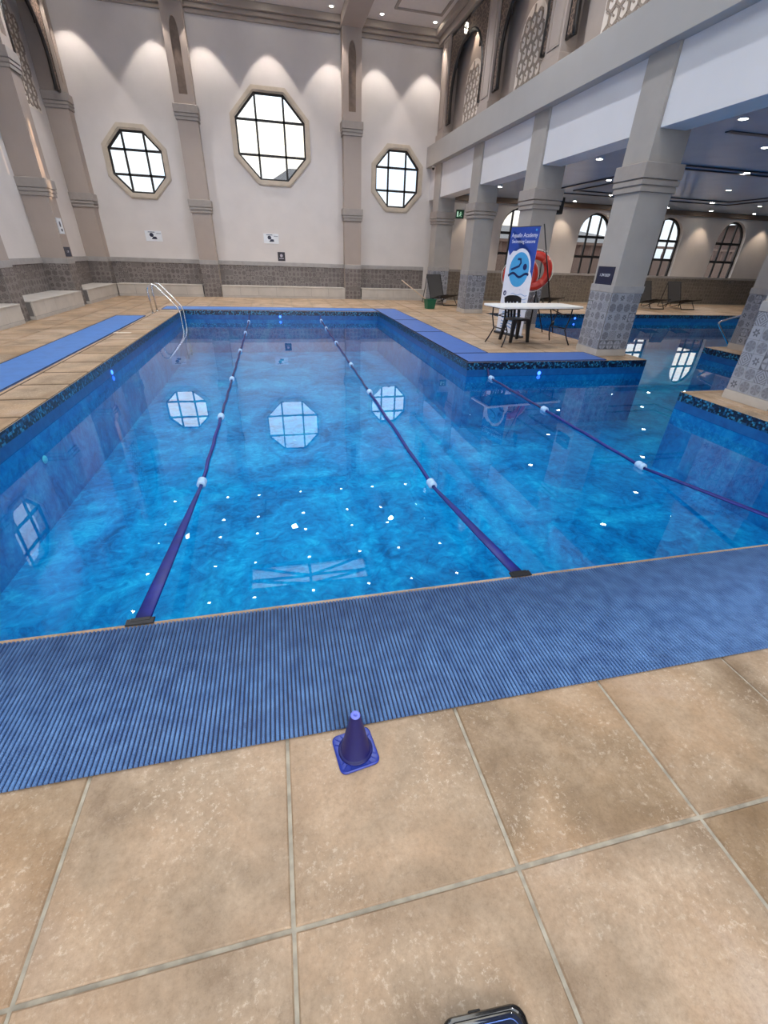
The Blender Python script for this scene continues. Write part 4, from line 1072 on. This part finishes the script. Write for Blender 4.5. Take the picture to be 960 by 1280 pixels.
buoy((5.80, 10.22, 1.30), math.radians(-25), 'orange red lifebuoy ring showing to the right of the banner')
buoy((5.62, 10.48, 1.20), math.radians(-18), 'orange red lifebuoy ring showing only at the left edge of the banner')

# ================================================================== bucket and mop handle
t = empty('cleaning_bucket', (5.05, 15.25, 0), .2, 'green square plastic bucket on the tiles near the dark lounger', 'bucket')
bm = bmesh.new()
def frus(bm, lev):
    L = [[bm.verts.new((a*w, b_*d, z)) for a, b_ in ((-1, -1), (1, -1), (1, 1), (-1, 1))] for w, d, z in lev]
    for A, B in zip(L, L[1:]):
        for k in range(4): bm.faces.new((A[k], A[(k+1) % 4], B[(k+1) % 4], B[k]))
    bm.faces.new(L[0]); bm.faces.new(L[-1])
frus(bm, [(.13, .10, .002), (.165, .13, .28), (.15, .115, .28), (.12, .09, .02)]); fin('tub', bm, BUCK, t)
bm = bmesh.new(); ringplate(bm, rect(-.18, -.145, .18, .145), rect(-.155, -.12, .155, .12), XY, .27, .29); fin('rim', bm, BUCK, t)
bm = bmesh.new(); tube(bm, [(-.165, 0, .27), (-.14, .1, .30), (0, .14, .31), (.14, .1, .30), (.165, 0, .27)], .005, 6); fin('handle', bm, BLKMET, t)
bm = bmesh.new(); tube(bm, [(0, 0, 0), (-.95, .12, .62)], .013, 8); o_ = fin('mop_handle', bm, WOODM, loc=(5.02, 15.25, .2)); tag(o_, 'pale wooden mop handle leaning out of the green bucket', 'mop')

# ================================================================== loungers
def make_lounger(label):
    t = empty('folding_lounger', (0, 0, 0), 0, label, 'lounger', 'dark folding loungers')
    for y in (-.3, .3):
        bm = bmesh.new(); tube(bm, [(-.35, y, 0.02), (-.1, y, .1), (.45, y, .30), (1.0, y, .38)], .016, 8); fin('seat_rail', bm, BLKMET, t)
        bm = bmesh.new(); tube(bm, [(-.05, y, .02), (.0, y, .20), (-.35, y, .95)], .016, 8); fin('back_rail', bm, BLKMET, t)
        bm = bmesh.new(); tube(bm, [(-.34, y, .93), (-.40, y, .5), (-.52, y, .015), (-.35, y, .015)], .014, 8); fin('back_strut', bm, BLKMET, t)
    bm = bmesh.new(); tube(bm, [(.55, -.3, .31), (.80, -.3, .02), (.80, .3, .02), (.55, .3, .31)], .015, 8); fin('front_leg', bm, BLKMET, t)
    bm = bmesh.new(); slabstrip(bm, [[(x, y, z) for y in (-.28, .28)] for x, z in ((.0, .20), (.2, .23), (.5, .30), (.98, .375))], 0.0) if False else None
    bm.free()
    def sheet(pts, nm):
        bm = bmesh.new(); A = [[bm.verts.new((x, y, z)) for y in (-.285, 0, .285)] for x, z in pts]; B = [[bm.verts.new((x, y, z+.012)) for y in (-.285, 0, .285)] for x, z in pts]
        for G in (A, B):
            for i in range(len(G)-1):
                for j in range(2): bm.faces.new((G[i][j], G[i+1][j], G[i+1][j+1], G[i][j+1]))
        for i in range(len(A)-1):
            for j in (0, 2): bm.faces.new((A[i][j], A[i+1][j], B[i+1][j], B[i][j]))
        for j in range(2):
            for i in (0, -1): bm.faces.new((A[i][j], A[i][j+1], B[i][j+1], B[i][j]))
        fin(nm, bm, SLING, t)
    sheet([(.02, .19), (.2, .20), (.5, .27), (.98, .365)], 'seat_sling'); sheet([(-.345, .94), (-.24, .68), (-.12, .42), (.0, .21)], 'back_sling')
    return t
lg = make_lounger('dark folding lounger on the far bank, right end of the row under the arched window')
lg.location = (16.2, 16.75, 0); lg.rotation_euler = (0, 0, math.radians(-92))
tree_copy(lg, (14.75, 16.75, 0), None, 'dark folding lounger on the far bank, second from the right end of the row', 'dark folding loungers')
tree_copy(lg, (13.45, 16.75, 0), None, 'dark folding lounger on the far bank, half hidden by the big tiled column', 'dark folding loungers')
tree_copy(lg, (10.0, 16.6, 0), None, 'dark folding lounger behind the lifebuoys and the table', 'dark folding loungers')
tree_copy(lg, (5.9, 17.0, 0), math.radians(-72), 'dark folding lounger by the far right corner of the hall beside the green bucket', 'dark folding loungers')

# ================================================================== signs and small fittings
def sign(name, loc, rz, w, h, mat, label, frame=None):
    t = empty(name, loc, rz, label, 'sign'); bm = bmesh.new(); box(bm, -w/2, -.012, -h/2, w/2, 0, h/2, bev=.003); pl = fin('sign_plate', bm, mat, t)
    if frame:
        bm = bmesh.new(); ringplate(bm, rect(-w/2-.01, -h/2-.01, w/2+.01, h/2+.01), rect(-w/2+.006, -h/2+.006, w/2-.006, h/2-.006), XZ, -.016, 0); fin('sign_border', bm, frame, t)
    return pl
t = sign('depth_sign', (5.799, 7.71, 1.315), -PI/2, .42, .26, NAVY, 'navy depth sign with white lettering on the big column', NAVY)
text('lettering', '1.2M DEEP', .062, SIGNW, t, (0, -.0135, .005), (PI/2, 0, 0), sx=1.0)
def pic(t, cx=-.06):
    bm = bmesh.new(); prism(bm, [(cx+.065*math.cos(2*PI*k/16), .03+.06*math.sin(2*PI*k/16)) for k in range(16)], lambda u, v, w: (u, -.0135-w, v), 0, .001); prism(bm, [(cx-.02, -.09), (cx+.16, -.09), (cx+.14, -.02), (cx+.05, -.01)], lambda u, v, w: (u, -.0135-w, v), 0, .001); fin('pictogram', bm, NAVY, t)
    bm = bmesh.new(); prism(bm, rect(cx-.1, .1, cx+.11, .125), lambda u, v, w: (u, -.0135-w, v), 0, .001); prism(bm, rect(.1, .07, .24, .085), lambda u, v, w: (u, -.0135-w, v), 0, .001); fin('sign_text_bar', bm, simple('sign_grey_print', (110, 116, 134), .5), t)
for x, z, l in ((-3.83, 1.80, 'white notice with a small dark pictogram on the far wall, left of the corner pilaster'), (.06, 1.87, 'white notice with a small dark pictogram on the far wall under the largest octagon window')):
    t = sign('wall_notice', (x, 18.699, z), 0, .52, .30, SIGNW, l); pic(t)
t = sign('wall_notice', (.37, 18.699, 1.33), 0, .26, .28, simple('dark_notice_face', (36, 28, 38), .4), 'small square dark notice on the far wall just above the patterned tiles')
bm = bmesh.new(); prism(bm, [(.05*math.cos(2*PI*k/14), .03+.05*math.sin(2*PI*k/14)) for k in range(14)], lambda u, v, w: (u, -.0135-w, v), 0, .001); prism(bm, rect(-.08, -.07, .08, -.05), lambda u, v, w: (u, -.0135-w, v), 0, .001); fin('pictogram', bm, simple('sign_pale_print', (180, 172, 184), .5), t)
t = sign('wall_notice', (-5.349, 15.15, 1.88), PI/2, .30, .34, SIGNW, 'white framed notice on the pilaster of the left wall', simple('grey_sign_frame', (190, 192, 196), .4))
bm = bmesh.new(); prism(bm, [(.05*math.cos(2*PI*k/14), .04+.07*math.sin(2*PI*k/14)) for k in range(14)], lambda u, v, w: (u, -.0135-w, v), 0, .001); prism(bm, rect(-.02, -.12, .08, -.06), lambda u, v, w: (u, -.0135-w, v), 0, .001); fin('pictogram', bm, NAVY, t)
t = sign('depth_sign', (-5.349, 15.15, 1.30), PI/2, .40, .22, NAVY, 'small navy depth sign low on the pilaster of the left wall')
text('lettering', '1.2M', .07, SIGNW, t, (0, -.0135, 0), (PI/2, 0, 0))
t = sign('exit_sign', (7.1, 18.699, 2.92), 0, .30, .26, SGREEN, 'green exit sign on the far gallery wall between the columns', simple('exit_frame', (60, 66, 62), .5))
EXG = emit('exit_glow', (190, 235, 205), .6)
bm = bmesh.new(); prism(bm, rect(-.12, -.08, -.06, .08), lambda u, v, w: (u, -.0135-w, v), 0, .001); fin('door_mark', bm, EXG, t)
bm = bmesh.new(); prism(bm, [(.03+.02*math.cos(2*PI*k/10), .06+.02*math.sin(2*PI*k/10)) for k in range(10)], lambda u, v, w: (u, -.0135-w, v), 0, .001)
for q in (((.03, .03), (.02, -.02)), ((.02, -.02), (.06, -.08)), ((.02, -.02), (-.03, -.07)), ((.03, .02), (.08, .0)), ((.03, .02), (-.02, .0))):
    p, q2 = Vector(q[0]), Vector(q[1]); d = (q2-p).normalized(); n_ = Vector((-d.y, d.x))*.009
    prism(bm, [tuple(p+n_), tuple(q2+n_), tuple(q2-n_), tuple(p-n_)], lambda u, v, w: (u, -.0135-w, v), 0, .001)
fin('running_figure_mark', bm, EXG, t)
t = empty('wall_speaker', (6.41, 10.95, 2.60), 0, 'small black loudspeaker on the gallery side of a grey column', 'speaker')
bm = bmesh.new(); box(bm, .04, -.09, -.16, .22, .09, .16, bev=.015); fin('cabinet', bm, BLACK, t)
bm = bmesh.new(); box(bm, .0, -.03, -.03, .05, .03, .03, bev=.004); fin('bracket', bm, BLKMET, t)
t = empty('security_camera', (5.80, 18.12, 4.12), 0, 'small dark security camera under the beam in the far corner', 'camera')
bm = bmesh.new(); lathe(bm, [(.05, .08), (.05, .05), (.045, .03)], 14); fin('mount', bm, WHITE, t, loc=(-.06, 0, 0))
bm = bmesh.new(); lathe(bm, [(.045, .03), (.043, .0), (.03, -.03), (0, -.042)], 14); fin('dome', bm, BLACK, t, loc=(-.06, 0, 0))
